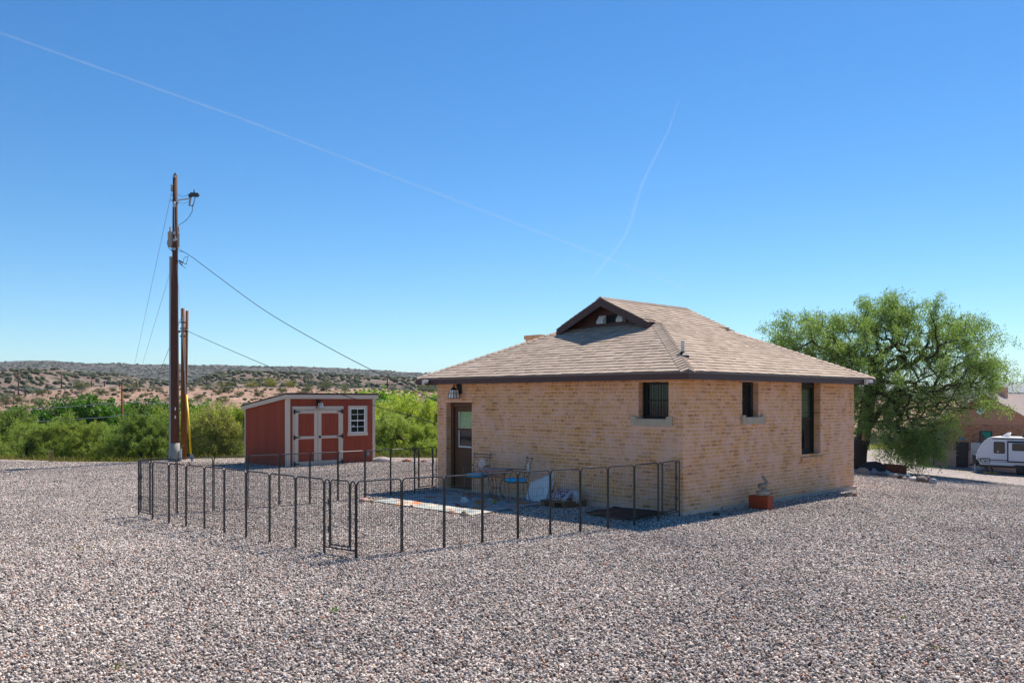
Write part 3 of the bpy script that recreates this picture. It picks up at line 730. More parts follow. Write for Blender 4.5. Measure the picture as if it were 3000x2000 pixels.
# ---- wall lantern and eave cameras on the house
def sconce(name, label, org, outd, sided, s, group=None):
    """lantern at a wall point; outd points out of the wall"""
    t = thing(name, label, 'wall lamp', org, math.atan2(outd[1], outd[0]), group)
    m = MB(); m.box((.001, -.065*s, -.10*s), (.03*s, .065*s, .10*s)); m.build('back_plate', M_black, t)
    m = MB(); m.bar((.03*s, 0, .07*s), (.17*s, 0, .07*s), .025*s, .02*s); m.bar((.16*s, 0, .07*s), (.16*s, 0, .02*s), .02*s, .02*s, (1, 0, 0)); m.build('arm', M_black, t)
    m = MB(); m.lathe([(.005*s, .05*s), (.03*s, .04*s), (.10*s, 0), (.10*s, -.01*s)], 4, (.16*s, 0, -.01*s)); m.build('cap', M_black, t)
    m = MB(); tp, bt, h = .062*s, .085*s, .17*s
    for a in range(4):
        for b in (0, .5):
            an, an2 = R(45+90*a), R(45+90*(a+1)); c1, c2 = Vector((math.cos(an), math.sin(an), 0)), Vector((math.cos(an2), math.sin(an2), 0)); e = c1.lerp(c2, b)
            m.bar((.16*s + e.x*tp*1.41, e.y*tp*1.41, -.02*s), (.16*s + e.x*bt*1.41, e.y*bt*1.41, -.02*s-h), .010*s, .010*s, (1, 0, 0))
        for z, k in ((-.02*s-h, bt), (-.02*s-h*.42, (tp+(bt-tp)*.42))):
            an, an2 = R(45+90*a), R(45+90*(a+1))
            m.bar((.16*s + math.cos(an)*k*1.41, math.sin(an)*k*1.41, z), (.16*s + math.cos(an2)*k*1.41, math.sin(an2)*k*1.41, z), .010*s, .010*s)
    m.build('cage', M_black, t)
    m = MB(); m.lathe([(tp*1.38, 0), (bt*1.38, -h)], 4, (.16*s, 0, -.02*s), cap=False)
    vs = m.v; m.v = [(.16*s + (x-.16*s)*math.cos(R(45)) - y*math.sin(R(45)), (x-.16*s)*math.sin(R(45)) + y*math.cos(R(45)), z) for x, y, z in vs]
    n = NT('seeded_lamp_glass'); n.set(Base_Color=(.78, .76, .70, 1), Roughness=.25, Specular_IOR_Level=.5); m.build('glass', n.m, t)
sl, zl = WL(1347, 1139)
sconce('wall_lantern', 'black lantern on the brick wall above the brown door', HN + DL*sl + Vector((0, 0, zl)), -DR, DL, 1.1)
M_cam = pbr('camera_white', (.70, .69, .66, 1), .35, .05, 5)
def dome_cam(label, w, s, flip):
    p = HN + (DL*s - DR*(OV+.036) if w == 'L' else DR*s - DL*(OV+.036)) + Vector((0, 0, ZE+.045)); od = -DR if w == 'L' else -DL
    t = thing('security_camera', label, 'security camera', p, math.atan2(od.y, od.x), 'white dome cameras on the eaves')
    m = MB(); m.box((0.0, -.05 + .08*flip, -.05), (.05, .05 + .08*flip, .065)); m.build('junction_box', pbr('cream_box', (.62, .56, .44, 1), .5), t)
    m = MB(); m.lathe([(.055, .05), (.062, .045), (.062, -.01), (.05, -.012)], 16, (.062, -.03*flip, 0)); m.build('housing', M_cam, t, True)
    m = MB(); m.ball((.062, -.03*flip, -.016), .042, 14, 8); m.build('dome', glass_mat('camera_dome', (.05, .05, .05, 1)), t, True)
dome_cam('white dome camera at the left end of the house eave above the pen', 'L', on_wall(1252, 1120, HN-DR*(OV+.03), DL)[0], -1)
dome_cam('white dome camera at the right end of the house eave beside the tree', 'R', on_wall(2538, 1116, HN-DL*(OV+.03), DR)[0], -1)
# ================================================================== PET PEN
M_pen = pbr('black_powder_coat', (.022, .023, .027, 1), .38, .15, 12, spec=.5)
M_wire = pbr('black_mesh_wire', (.03, .03, .034, 1), .4, .1, 12, spec=.5)
pen = thing('wire_pet_pen', 'black wire pet pen of tall tube framed panels on the gravel before the house', 'pet pen', G(1043, 1637), 0)
PO = pen.location.copy()
def hoop(m, a, b, z0, z1, r=.0105, cr=.055, n=5):
    """upside-down U of tube from ground point a to b (same frame), rounded at the top corners"""
    a, b = Vector(a), Vector(b); d = (b-a); d.z = 0; L = d.length; d /= L; dz = (b.z-a.z)/L
    P = [a + Vector((0, 0, z0))]
    P.append(a + Vector((0, 0, z1-cr)))
    for k in range(1, n): t = math.pi/2*k/n; P.append(a + d*(cr*(1-math.cos(t))) + Vector((0, 0, z1-cr+cr*math.sin(t))))
    P.append(a + d*cr + Vector((0, 0, z1 + dz*cr)))
    P.append(b - d*cr + Vector((0, 0, z1 - dz*cr)))
    for k in range(1, n): t = math.pi/2*(1-k/n); P.append(b - d*(cr*(1-math.cos(t))) + Vector((0, 0, z1-cr+cr*math.sin(t))))
    P.append(b + Vector((0, 0, z1-cr))); P.append(b + Vector((0, 0, z0)))
    m.tube(P, r, 7)
def mesh_wires(m, a, b, z0, z1, r=.0020):
    a, b = Vector(a), Vector(b); d = b-a; L = math.hypot(d.x, d.y); n = max(3, round(L/.036)); V3 = lambda p, z: p + Vector((0, 0, z))
    for k in range(1, n):
        p = a + d*k/n; e = .015 if (k == 1 or k == n-1) else 0; m.tube([V3(p, z0), V3(p, z1-e)], r, 3, False)
    k = 0
    while z0 + k*.115 < z1-.03: m.tube([V3(a, z0+k*.115), V3(b, z0+k*.115)], r, 3, False); k += 1
FH = 1.0
def pen_panel(a, b, gate=False):
    a, b = Vector(a)-PO, Vector(b)-PO; d = (b-a); L = math.hypot(d.x, d.y); u = d/L; g = .0125
    a2, b2 = a + u*g, b - u*g; V3 = lambda p, z: p + Vector((0, 0, z))
    m = MB()
    if not gate:
        hoop(m, a2, b2, 0, FH)
        p = m.build('panel', M_pen, pen); w = MB(); mesh_wires(w, a2, b2, .05, FH-.012); w.build('wire_mesh', M_wire, p)
    else:
        c1, c2 = a2 + u*(L*.15), b2 - u*(L*.15)
        m.tube([V3(a2, 0), V3(a2, FH-.04), V3(a2+u*.02, FH-.01), V3(a2+u*.05, FH), V3(c1-u*.05, FH), V3(c1-u*.015, FH-.012), V3(c1, FH-.05), V3(c1, .10)], .0105, 7)
        m.tube([V3(b2, 0), V3(b2, FH-.04), V3(b2-u*.02, FH-.01), V3(b2-u*.05, FH), V3(c2+u*.05, FH), V3(c2+u*.015, FH-.012), V3(c2, FH-.05), V3(c2, .10)], .0105, 7)
        m.tube([V3(a2, .10), V3(b2, .10)], .0105, 7)
        p = m.build('gate_panel', M_pen, pen)
        q = MB(); c3, c4 = c1 + u*.025, c2 - u*.025; hoop(q, c3, c4, .135, FH, .0095, .05); q.tube([V3(c3, .14), V3(c4, .14)], .0095, 7); q.build('door', M_pen, p)
        w = MB(); mesh_wires(w, a2, c1, .11, FH-.012); mesh_wires(w, c3, c4, .15, FH-.012); mesh_wires(w, c2, b2, .11, FH-.012); w.build('wire_mesh', M_wire, p)
        q = MB()
        for z in (.34, .70): q.box(tuple(V3(c2, z) - Vector((.022, .022, .03))), tuple(V3(c2, z) + Vector((.022, .022, .03)))); q.tube([V3(c2, z-.05), V3(c2+u*.03, z-.05), V3(c2+u*.03, z+.05)], .007, 5)
        q.build('latch', M_pen, p)
left_ = [(1043, 1636.5), (950, 1621.7), (866, 1606.8), (790, 1590.4), (721, 1577), (657, 1563.6), (599, 1552.6), (545, 1542.8), (495, 1534.8), (447, 1524), (405, 1512)]
right_ = [(1043, 1636.5), (1177, 1618.8), (1301.4, 1606.5), (1413, 1592), (1517, 1580), (1612, 1569.7), (1699.8, 1560), (1781, 1551), (1858.5, 1540.8), (1928.6, 1528), (1991.5, 1513.7)]
back_ = [(405, 1512), (517.5, 1505), (625, 1497), (725, 1489.5), (818, 1482), (907.7, 1475), (990, 1468), (1069, 1460), (1144.3, 1453.5), (1214.7, 1446.3), (1279, 1438)]
for pts, gates in ((left_, (0, 9)), (right_, (9,)), (back_, (9,))):
    Pp = [G(*p) for p in pts]
    for k in range(10): pen_panel(Pp[k], Pp[k+1], k in gates)

# ================================================================== SHED
def board_mat(name, c, v=.08):
    n = NT(name); p = n.obj(); mp = n.add('ShaderNodeMapping'); mp.inputs['Scale'].default_value = (6, 6, .5); n.link(p, mp.inputs['Vector'])
    f = n.noise(mp.outputs[0], 5, 5, .65); col = n.mix(f, scale_col(c, 1-v*2), scale_col(c, 1+v*2))
    col = n.mix(n.rnd(), n.mix(1., col, (.93, .93, .93, 1), 'MULTIPLY'), n.mix(1., col, (1.07, 1.07, 1.07, 1), 'MULTIPLY'))
    n.set(Base_Color=col, Roughness=.8, Specular_IOR_Level=.2); n.bump(f, .25, .004); return n.m
M_red = board_mat('barn_red_siding', (.30, .064, .036, 1)); M_trim = board_mat('cream_trim', (.60, .51, .41, 1), .04)
SP = G(841, 1368); SYAW = YAW + R(1.0)
SR = Vector((math.cos(SYAW), math.sin(SYAW), 0)); SLd = Vector((-math.sin(SYAW), math.cos(SYAW), 0))
shed = thing('storage_shed', 'barn red storage shed with cream trim and double doors behind the pet pen', 'shed', SP, SYAW)
SW, SD = 3.3, 2.6; zbase = SP.z
SX = lambda px, py: (lambda t: (t[0], t[1]-zbase))(on_wall(px, py, SP, SR))
ZF = SX(850, 1154)[1] - .02; slope_ = .36/SD; ZBk = ZF - .36
# siding boards with grooves: front and left side one by one, the hidden sides as plain walls
def siding_front(x0, x1, z0, z1):
    k = 0; x = x0
    while x < x1 - .005:
        w = min((.203, .102, .203, .203)[k % 4], x1-x); m = MB(); m.box((x+.0025, 0, z0), (x+w-.0025, .018, z1)); m.build('siding_board', M_red, shed); x += w; k += 1
dx0, dx1 = SX(856.7, 1270)[0], SX(1003.7, 1270)[0]; dz1 = SX(900, 1189.6)[1]; wx0, wx1 = SX(1018.8, 1230)[0], SX(1074.7, 1230)[0]; wz1, wz0 = SX(1046, 1187.8)[1], SX(1048, 1274.5)[1]
core = MB(); core.prism([(.02, .02, -.1), (.02, SD-.0, -.1), (.02, SD-.0, ZBk-.06), (.02, .02, ZF-.06)], (SW-.04, 0, 0)); core.build('wall', pbr('shed_groove', (.10, .022, .016, 1), .9), shed)
siding_front(.10, dx0+.01, -.02, ZF-.10); siding_front(dx0+.01, dx1-.01, dz1-.01, ZF-.10); siding_front(dx1-.01, SW-.09, -.02, ZF-.10)
k = 0; y = .10
while y < SD - .02:
    w = (.203, .102, .203, .203)[k % 4]; w = min(w, SD-.02-y); m = MB(); a, b = y+.0025, y+w-.0025
    m.prism([(0, a, -.02), (0, b, -.02), (0, b, ZF-.10-b*slope_), (0, a, ZF-.10-a*slope_)], (.018, 0, 0)); m.build('siding_board', M_red, shed); y += w; k += 1
tr = MB(); tr.box((-.016, -.016, -.05), (.10, .003, ZF-.08)); tr.box((-.016, .003, -.05), (.003, .095, ZF-.08)); tr.box((SW-.09, -.016, -.05), (SW+.016, .003, ZF-.08)); tr.prism([(-.016, SD-.05, -.05), (-.016, SD+.01, -.05), (-.016, SD+.01, ZBk-.05), (-.016, SD-.05, ZBk-.04)], (.019, 0, 0))
tr.build('corner_trim', M_trim, shed)
rf = MB(); o = .10
rf.prism([(-o, -o, ZF+o*slope_+.0), (-o, SD+o, ZBk-o*slope_), (-o, SD+o, ZBk-o*slope_+.045), (-o, -o, ZF+o*slope_+.045)], (SW+2*o, 0, 0)); rfo = rf.build('roof', pbr('brown_roof_edge', (.075, .045, .042, 1), .7, .15, 8), shed)
ft = MB(); ft.box((-.09, -.09, ZF-.125), (SW+.09, -.066, ZF+.004)); ft.prism([(-.09, -.064, ZF-.12), (-.09, SD+.09, ZBk-.135), (-.09, SD+.09, ZBk-.012), (-.09, -.064, ZF+.006)], (.024, 0, 0)); ft.build('fascia_trim', M_trim, shed)
# door trim and doors
dt = MB(); T = .10
dt.box((dx0-.015, -.03, dz1-.11), (dx1+.015, -.001, dz1)); dt.box((dx0, -.025, -.02), (dx0+.05, -.001, dz1-.112)); dt.box((dx1-.05, -.025, -.02), (dx1, -.001, dz1-.112)); dt.build('door_trim', M_trim, shed)
xm = SX(929, 1270)[0]
for a, b, hs_ in ((dx0+.055, xm-.006, 0), (xm+.006, dx1-.055, 1)):
    d = MB(); z1_, z0_ = dz1-.12, .02; zm_ = SX(930, 1280)[1]; wv = .125
    d.box((a, -.045, z0_), (a+wv, -.005, z1_)); d.box((b-wv, -.045, z0_), (b, -.005, z1_)); d.box((a+wv, -.045, z1_-wv+.02), (b-wv, -.005, z1_)); d.box((a+wv, -.045, z0_), (b-wv, -.005, z0_+wv)); d.box((a+wv, -.045, zm_-.045), (b-wv, -.005, zm_+.045))
    do = d.build('door', M_trim, shed)
    for q0, q1 in ((z0_+wv, zm_-.045), (zm_+.045, z1_-wv+.02)):
        n_ = 4; w_ = (b-a-2*wv)/n_
        for i in range(n_):
            p = MB(); p.box((a+wv+i*w_+.0015, -.026, q0+.001), (a+wv+(i+1)*w_-.0015, -.008, q1-.001)); p.build('door_board', M_red, do)
    for z in (z1_-.05, zm_+.01, z0_+.06):
        h = MB(); x = a-.01 if hs_ == 0 else b+.01; sg = 1 if hs_ == 0 else -1
        h.prism([(x-.028, -.055, z-.07), (x+.028, -.055, z-.07), (x+.028, -.055, z+.07), (x-.028, -.055, z+.07)], (0, .008, 0))
        h.prism([(x+sg*.03, -.056, z-.028), (x+sg*.22, -.056, z-.006), (x+sg*.22, -.056, z+.006), (x+sg*.03, -.056, z+.028)], (0, .008, 0)); h.build('hinge', M_black, do)
    if hs_:
        h = MB(); zz = SX(935, 1279)[1]; h.tube([(a+.06, -.05, zz), (a+.06, -.09, zz)], .016, 8); h.ball((a+.06, -.095, zz), .026, 10, 6); h.box((a+.03, -.053, zz-.04), (a+.09, -.046, zz+.04)); h.build('handle', M_black, do)
m = MB(); zz = SX(925, 1193)[1]; m.box((SX(924, 1193)[0], -.036, zz-.025), (SX(933, 1193)[0], -.031, zz+.02)); m.build('name_plate', pbr('green_plate', (.015, .035, .012, 1), .4), shed)
# window
wt = MB(); f = .085
wt.box((wx0, -.03, wz0), (wx0+f, -.001, wz1)); wt.box((wx1-f, -.03, wz0), (wx1, -.001, wz1)); wt.box((wx0+f, -.03, wz1-f), (wx1-f, -.001, wz1)); wt.box((wx0-.02, -.032, wz0-.01), (wx1+.02, -.0005, wz0+f)); wo = wt.build('window', M_trim, shed)
M_vinyl = pbr('white_vinyl', (.78, .78, .77, 1), .35, .03)
a, b, c, e = wx0+f, wx1-f, wz0+f, wz1-f; s = MB(); q = .032
s.box((a, -.022, c), (a+q, .01, e)); s.box((b-q, -.022, c), (b, .01, e)); s.box((a+q, -.022, e-q), (b-q, .01, e)); s.box((a+q, -.022, c), (b-q, .01, c+q)); s.box((a+q, -.018, (c+e)/2-.017), (b-q, .01, (c+e)/2+.017))
for z in ((c*3+e)/4, (c+3*e)/4): s.box((a+q, -.013, z-.008), (b-q, .008, z+.008))
s.box(((a+b)/2-.008, -.012, c+q), ((a+b)/2+.008, .008, (c+e)/2-.017)); s.box(((a+b)/2-.008, -.012, (c+e)/2+.017), ((a+b)/2+.008, .008, e-q)); s.build('sash', M_vinyl, wo)
for i in range(2):
    for j in range(4):
        g = MB(); xa = a+q if i == 0 else (a+b)/2+.008; xb = (a+b)/2-.008 if i == 0 else b-q; hz = (e-c)/4; g.box((xa, -.004, c+j*hz+.008), (xb, 0, c+(j+1)*hz-.008)); g.build('pane', M_glass, wo)
g = MB(); g.box((a+.10, -.0065, c+.20), (a+.16, -.0045, c+.25)); g.build('paper_tag', M_white, wo)
ox, oz = SX(1076.5, 1327)
m = MB(); m.box((ox-.06, -.035, oz-.09), (ox+.06, -.001, oz+.09)); ol = m.build('outlet_cover', pbr('grey_outlet', (.16, .15, .15, 1), .5), shed)
m = MB(); m.box((ox-.03, -.045, oz-.05), (ox+.03, -.034, oz+.04)); m.build('outlet_face', pbr('light_grey', (.4, .4, .4, 1), .5), ol)
lx, lz = SX(932, 1179)
sconce('shed_lantern', 'black lantern over the double doors of the red shed', SP + SR*lx + Vector((0, -.0, lz)) - SLd*.002, -SLd, SR, .9)

# ================================================================== POLES AND WIRES
def wood_mat(name, c, streak=.3, sc_=3):
    n = NT(name); p = n.obj(); mp = n.add('ShaderNodeMapping'); mp.inputs['Scale'].default_value = (14, 14, .35); n.link(p, mp.inputs['Vector'])
    f = n.noise(mp.outputs[0], sc_, 6, .7); col = n.mix(n.ramp(f, [(.3, (0, 0, 0)), (.7, (1, 1, 1))]), scale_col(c, 1-streak), scale_col(c, 1+streak))
    n.set(Base_Color=col, Roughness=.8, Specular_IOR_Level=.25); n.bump(f, .4, .01); return n.m
M_pole = wood_mat('dark_brown_pole', (.105, .042, .028, 1)); M_rust = wood_mat('orange_brown_pole', (.20, .075, .022, 1), .55)
M_galv = pbr('galvanised_steel', (.42, .43, .45, 1), .4, .12, 12, metal=.7); M_grey = pbr('grey_paint', (.30, .31, .31, 1), .5, .08, 5); M_wirek = pbr('black_cable', (.02, .02, .022, 1), .6)
PP = G(513, 1350); Yp = PP.y
pole = thing('utility_pole', 'tall dark brown utility pole with grey base and transformer left of the shed', 'utility pole', PP)
def PZ(px, py): v = AT(px, py, Yp) - PP; return v
H_ = PZ(513, 514).z
def prad(z): return .143 + (.074-.143)*z/H_
m = MB(); m.tube([(0, 0, -.3), (0, 0, H_*.25), (0, 0, H_*.5), (0, 0, H_*.75), (0, 0, H_)], [prad(-.3), prad(H_*.25), prad(H_*.5), prad(H_*.75), prad(H_)], 18); m.tube([(0, 0, H_-.002), (0, 0, H_+.10)], [.06, .008], 10); m.build('pole_shaft', M_pole, pole, True)
zc = PZ(513, 1297).z
m = MB(); m.tube([(0, 0, -.2), (0, 0, zc)], [prad(0)+.012, prad(zc)+.010], 18); m.build('grey_base_wrap', pbr('grey_base', (.30, .295, .26, 1), .8, .12, 3), pole, True)
z0_, z1_ = 0, PZ(505, 752).z
m = MB(); m.prism([(-prad(0)-.045, -.05, -.1), (-prad(0)+.02, -.07, -.1), (-prad(0)+.02, .05, -.1), (-prad(0)-.045, .05, -.1)], (.012, 0, z1_+.1)); m.build('cable_conduit', M_grey, pole)
m = MB(); m.box((-.24, .02, -.1), (-.17, .12, .34)); m.build('ground_box', M_grey, pole)
m = MB(); m.box((.17, -.05, -.1), (.23, .02, .42)); m.tube([(.2, -.02, .42), (.22, 0, .5), (.32, .02, .56)], .008, 6); m.build('ground_conduit', M_galv, pole)
tz0, tz1 = PZ(509, 719).z, PZ(509, 676).z; tc = Vector((-.175, .32, 0))
m = MB(); m.lathe([(.17, tz0), (.19, tz0+.02), (.19, tz1-.03), (.20, tz1-.02), (.19, tz1), (.06, tz1+.05)], 22, tc); tr_ = m.build('transformer', M_grey, pole, True)
for q in ((-.25, .22), (.03, .24)):
    m = MB(); m.lathe([(.025, tz1), (.04, tz1+.03), (.025, tz1+.06), (.04, tz1+.09), (.022, tz1+.12), (.035, tz1+.15), (.012, tz1+.2)], 10, (q[0], q[1], 0)); m.build('bushing', pbr('porcelain_grey', (.45, .46, .48, 1), .3), tr_)
m = MB()
for z in (tz0+.1, tz1-.1): m.box((-.10, .08, z-.03), (.02, .16, z+.03))
m.build('mount_bracket', M_galv, tr_)
az = PZ(521, 587).z; ex, ez_ = PZ(557, 583).x, PZ(557, 583).z
m = MB(); m.tube([(.08, 0, az), (ex, -.05, ez_)], .022, 8); m.box((.07, -.07, az-.08), (.11, .07, az+.08)); m.build('cutout_arm', M_galv, pole)
m = MB(); c = PZ(572, 571)
m.bar((c.x-.14, -.05, c.z+.0), (c.x+.12, -.05, c.z-.02), .11, .13); m.tube([(c.x-.02, -.05, c.z+.06), (c.x-.02, -.05, c.z+.16)], .02, 6); m.box((c.x-.20, -.09, c.z-.10), (c.x-.11, .0, c.z+.02)); m.tube([(c.x+.11, -.05, c.z), (c.x+.13, -.05, c.z-.04)], .05, 8); ar = m.build('lightning_arrester', pbr('dark_polymer', (.05, .055, .06, 1), .5), pole)
m = MB(); m.tube([(c.x-.14, -.05, c.z-.08), (c.x-.18, -.05, c.z-.36)], .035, 8); m.tube([(c.x+.02, -.05, c.z-.08), (c.x-.05, -.05, c.z-.36)], .018, 8); m.bar((c.x-.2, -.05, c.z-.37), (c.x-.03, -.05, c.z-.385), .03, .03); m.build('fuse_tube', M_grey, pole)
def curve(m, pts, r, n=5):
    P = [Vector(p) for p in pts]; Q = []
    for i in range(len(P)-1):
        p0, p1, p2, p3 = P[max(i-1, 0)], P[i], P[i+1], P[min(i+2, len(P)-1)]
        for k in range(6):
            t = k/6; Q.append(.5*((2*p1) + (p2-p0)*t + (2*p0-5*p1+4*p2-p3)*t*t + (3*p1-p0-3*p2+p3)*t**3))
    Q.append(P[-1]); m.tube(Q, r, n)
m = MB()
lead = lambda pp, y=-.06: [Vector((PZ(*p).x, y, PZ(*p).z)) for p in pp]
curve(m, lead([(566, 600), (564, 622), (548, 645), (530, 658), (524, 664)]), .009)
curve(m, lead([(521, 570), (538, 577), (556, 571)]), .006); curve(m, lead([(521, 594), (540, 597), (556, 590)]), .004)
curve(m, lead([(492, 688), (484, 705), (487, 722), (498, 734), (504, 746)], .2), .010); curve(m, lead([(498, 662), (502, 652), (510, 654)], .2), .005)
curve(m, lead([(500, 718), (499, 728), (505, 745)], .1), .008); curve(m, lead([(506, 735), (525, 738), (546, 741)], -.15), .006)
curve(m, lead([(522, 764), (538, 772), (552, 776)], -.12), .008); curve(m, lead([(523, 766), (536, 778), (548, 788)], -.12), .008); curve(m, lead([(555, 752), (543, 758), (540, 770), (530, 766)], -.12), .007); curve(m, lead([(555, 752), (552, 765), (548, 774), (536, 770)], -.12), .007)
m.build('lead_wires', M_wirek, pole)
m = MB()
for a, b in (((528, 764), (540, 771)), ((530, 772), (538, 779))):
    p, q = lead([a, b], -.12); m.tube([p, q], .022, 6)
m.build('splice_sleeve', M_wirek, pole)
m = MB()
for py in (519, 684, 705, 731): zz = PZ(513, py).z; m.box((-.035+.01, -prad(zz)-.03, zz-.04), (.035+.01, -prad(zz)+.01, zz+.04))
m.build('bolt_plate', M_galv, pole)
m = MB(); zz = PZ(513, 602).z; m.lathe([(.02, -.1), (.05, -.08), (.05, .06), (.03, .09)], 10, (.02, -.14, zz)); m.tube([(.02, -.13, zz-.1), (.03, -.13, zz-.6), (.05, -.12, zz-1.1)], .012, 6); m.tube([(.05, -.13, zz-1.1), (.10, -.13, zz-1.2)], .03, 6); m.build('switch_handle', M_galv, pole)
m = MB(); zz = PZ(503, 548).z; m.lathe([(.02, -.14), (.045, -.1), (.025, -.06), (.045, -.02), (.025, .02), (.045, .06), (.02, .1)], 10, (-.13, .05, zz))
for py in (572, 586, 590): zz = PZ(503, py).z; m.tube([(-.16, 0, zz), (-.02, 0, zz)], .012, 5)
m.build('side_insulator', pbr('grey_ceramic', (.30, .30, .32, 1), .4), pole)
m = MB()
for py in (1197, 1221): zz = PZ(519, py).z; m.box((prad(zz)*.30, -prad(zz)-.006, zz-.05), (prad(zz)*.52, -prad(zz)*.80, zz+.05))
m.build('pole_tag', M_white, pole)

P2 = G(538, 1347); P2 = Vector((P2.x, Yp + .9, gzf(P2.x, Yp+.9))); P2.x = (538-1500)/F*P2.y
pole2 = thing('utility_pole', 'shorter rusty orange brown wooden pole standing close behind the tall dark pole', 'utility pole', P2)
A2 = lambda px, py: AT(px, py, P2.y) - P2
m = MB(); h2 = A2(538, 903).z; m.tube([(0, 0, -.4), (-.01, 0, h2*.5), (-.025, 0, h2)], [.095, .082, .058], 14); m.build('pole_shaft', M_rust, pole2, True)
m = MB(); h3 = A2(538, 909).z; m.tube([(-.01, .14, -.2), (.02, .14, h3*.5), (.075, .13, h3)], [.06, .056, .05], 12); m.build('splice_post', M_rust, pole2, True)
m = MB(); zz = A2(545, 970).z
for dz in (0, .09, -.18, .3): m.box((-.10, -.09, zz+dz-.02), (.12, -.05, zz+dz+.02))
m.ball((.12, -.07, zz), .05, 8, 6); m.ball((-.13, -.06, zz-.02), .04, 8, 6); m.build('cable_clamp', M_black, pole2)
m = MB(); m.tube([(-.02, -.075, h2-.3), (.03, -.085, zz-.4), (.06, -.1, zz-1.4)], .014, 6); m.tube([(.10, -.09, zz), (.10, -.09, zz-.8), (.07, -.09, zz-1.5), (.09, -.09, zz-2.2)], .008, 5); m.build('riser_wire', M_galv, pole2)

# far pole among the trees and small poles on the hill
def small_pole(px, py_top, Y, rad, mat, label, arm=None, group=None, base=None):
    x = (px-1500)/F*Y; top = AT(px, py_top, Y); b = gzf(x, Y) if base is None else base
    t = thing('utility_pole', label, 'utility pole', (x, Y, b), 0, group)
    m = MB(); m.tube([(0, 0, -.5), (0, 0, top.z-b)], [rad*1.15, rad*.9], 10); m.build('pole_shaft', mat, t, True)
    if arm:
        m = MB(); m.box((.02, -.1, top.z-b-arm-.05), (rad*5, .0, top.z-b-arm+.08)); m.ball((rad*5, -.05, top.z-b-arm+.06), .1, 8, 6); m.build('bracket', M_black, t)
    return t
FP = small_pole(358, 1127, 64, .085, M_rust, 'orange brown pole rising out of the green trees left of the tall pole', .4)
def ztop(land_, px, Y):
    X, YY, Z = land_; i = np.argmin(np.abs(X[:, 0]/YY[:, 0]*F + 1500 - px)); return float(np.interp(Y, YY[i], Z[i]))
for px, py, Y, lb in ((54, 1086, 236, 'thin dark pole on the dirt bank crest, leftmost of the distant poles'), (74, 1123, 232, 'short dark post on the bank right beside the leftmost distant pole'),
                      (180, 1091, 238, 'thin dark pole on the bank below the left hill'), (903, 1098, 240, 'thin dark pole on the bank crest just above the shed roof'), (1135, 1095, 240, 'thin dark pole on the bank crest left of the house eave')):
    small_pole(px, py, Y, .16, M_pole, lb, None, 'thin distant poles along the bank crest', ztop(bank, px, Y))
m = MB(); pf = []
for px in (42, 139, 225, 268, 306, 350, 400, 606, 650, 690, 760, 860, 960): 
    z = ztop(bank, px, 234); x = (px-1500)/F*234; pf.append((x, z))
fen = thing('post_fence', 'line of dark fence posts along the crest of the pink dirt bank', 'fence', (pf[0][0], 234, pf[0][1]))
for x, z in pf:
    m = MB(); m.box((x-pf[0][0]-.13, -.13, z-pf[0][1]-.3), (x-pf[0][0]+.13, .13, z-pf[0][1]+1.6)); m.build('post', M_pole, fen)
m = MB(); m.tube([(x-pf[0][0], 0, z-pf[0][1]+1.3) for x, z in pf], .03, 4); m.build('rail_wire', M_galv, fen)

def cable(name, label, pts, r, mat, cat='cable', sag=0, group=None):
    P = [Vector(p) for p in pts]; Q = []
    for i in range(len(P)-1):
        n = 16
        for k in range(n): t = k/n; q = P[i].lerp(P[i+1], t); q.z -= sag*4*t*(1-t)*(P[i+1]-P[i]).length; Q.append(q)
    Q.append(P[-1]); m = MB(); m.tube(Q, r, 5); o = m.build(name, mat); tag(o, label, cat, group); return o
HWp = lambda lx, ly, z: HN + DR*lx + DL*ly + Vector((0, 0, z))
def cspline(name, label, scr, Y0, end, r, mat, cat='cable'):
    """cable through survey sightings; its distance runs evenly from the pole to its far end"""
    pe = 1500 + F*end.x/end.y; P = []
    for px, py in scr:
        t = (px-scr[0][0])/(pe-scr[0][0]); P.append(AT(px, py, 1/((1-t)/Y0 + t/end.y)))
    P.append(end); m = MB(); curve(m, P, r); o = m.build(name, mat); tag(o, label, cat)
cspline('service_cable', 'black twisted service cable from the tall pole down past the shed to the house', [(522, 729), (563, 753), (620, 796), (780, 912), (960, 1016), (1102, 1090), (1200, 1137)], Yp, HWp(.9, 6.9, 1.75), .010, M_wirek)
cspline('service_cable', 'lower black cable from the short orange brown pole passing behind the shed to the house', [(546, 968), (640, 1010), (780, 1070), (920, 1126), (1102, 1189), (1241, 1229)], P2.y, HWp(.7, 6.9, 1.25), .009, M_wirek)
GA = G(562, 1362)
m = MB(); top = AT(517, 760, Yp); g1 = Vector((GA.x, GA.y, GA.z)); ln = g1 - top
m.tube([top, g1], .006, 5); guy = m.build('guy_wire', M_galv); tag(guy, 'guy wire with yellow guard staked in the gravel right of the poles', 'guy wire')
yp = lambda t: top + ln*t
tt = [i for i in np.linspace(0, 1, 400) if 1155 <= HY - (yp(i).z-CAM_H)*F/yp(i).y <= 1330]
m = MB(); m.tube([yp(tt[0]), yp(tt[-1])], .030, 10); m.build('guard', pbr('yellow_guard', (.80, .48, .01, 1), .4, .06), guy, True)
m = MB(); m.tube([yp(tt[-1]), yp(tt[-1]+.03)], .03, 8); m.tube([yp(tt[-1])+Vector((.05, 0, 0)), yp(min(1, tt[-1]+.05))+Vector((.04, 0, 0))], .012, 6); m.build('wire_grip', M_galv, guy)
m = MB(); m.tube([g1+Vector((-.03, -.2, .12)), g1 + Vector((0, 0, -.2))], .02, 6); m.build('anchor_rod', M_black, guy)
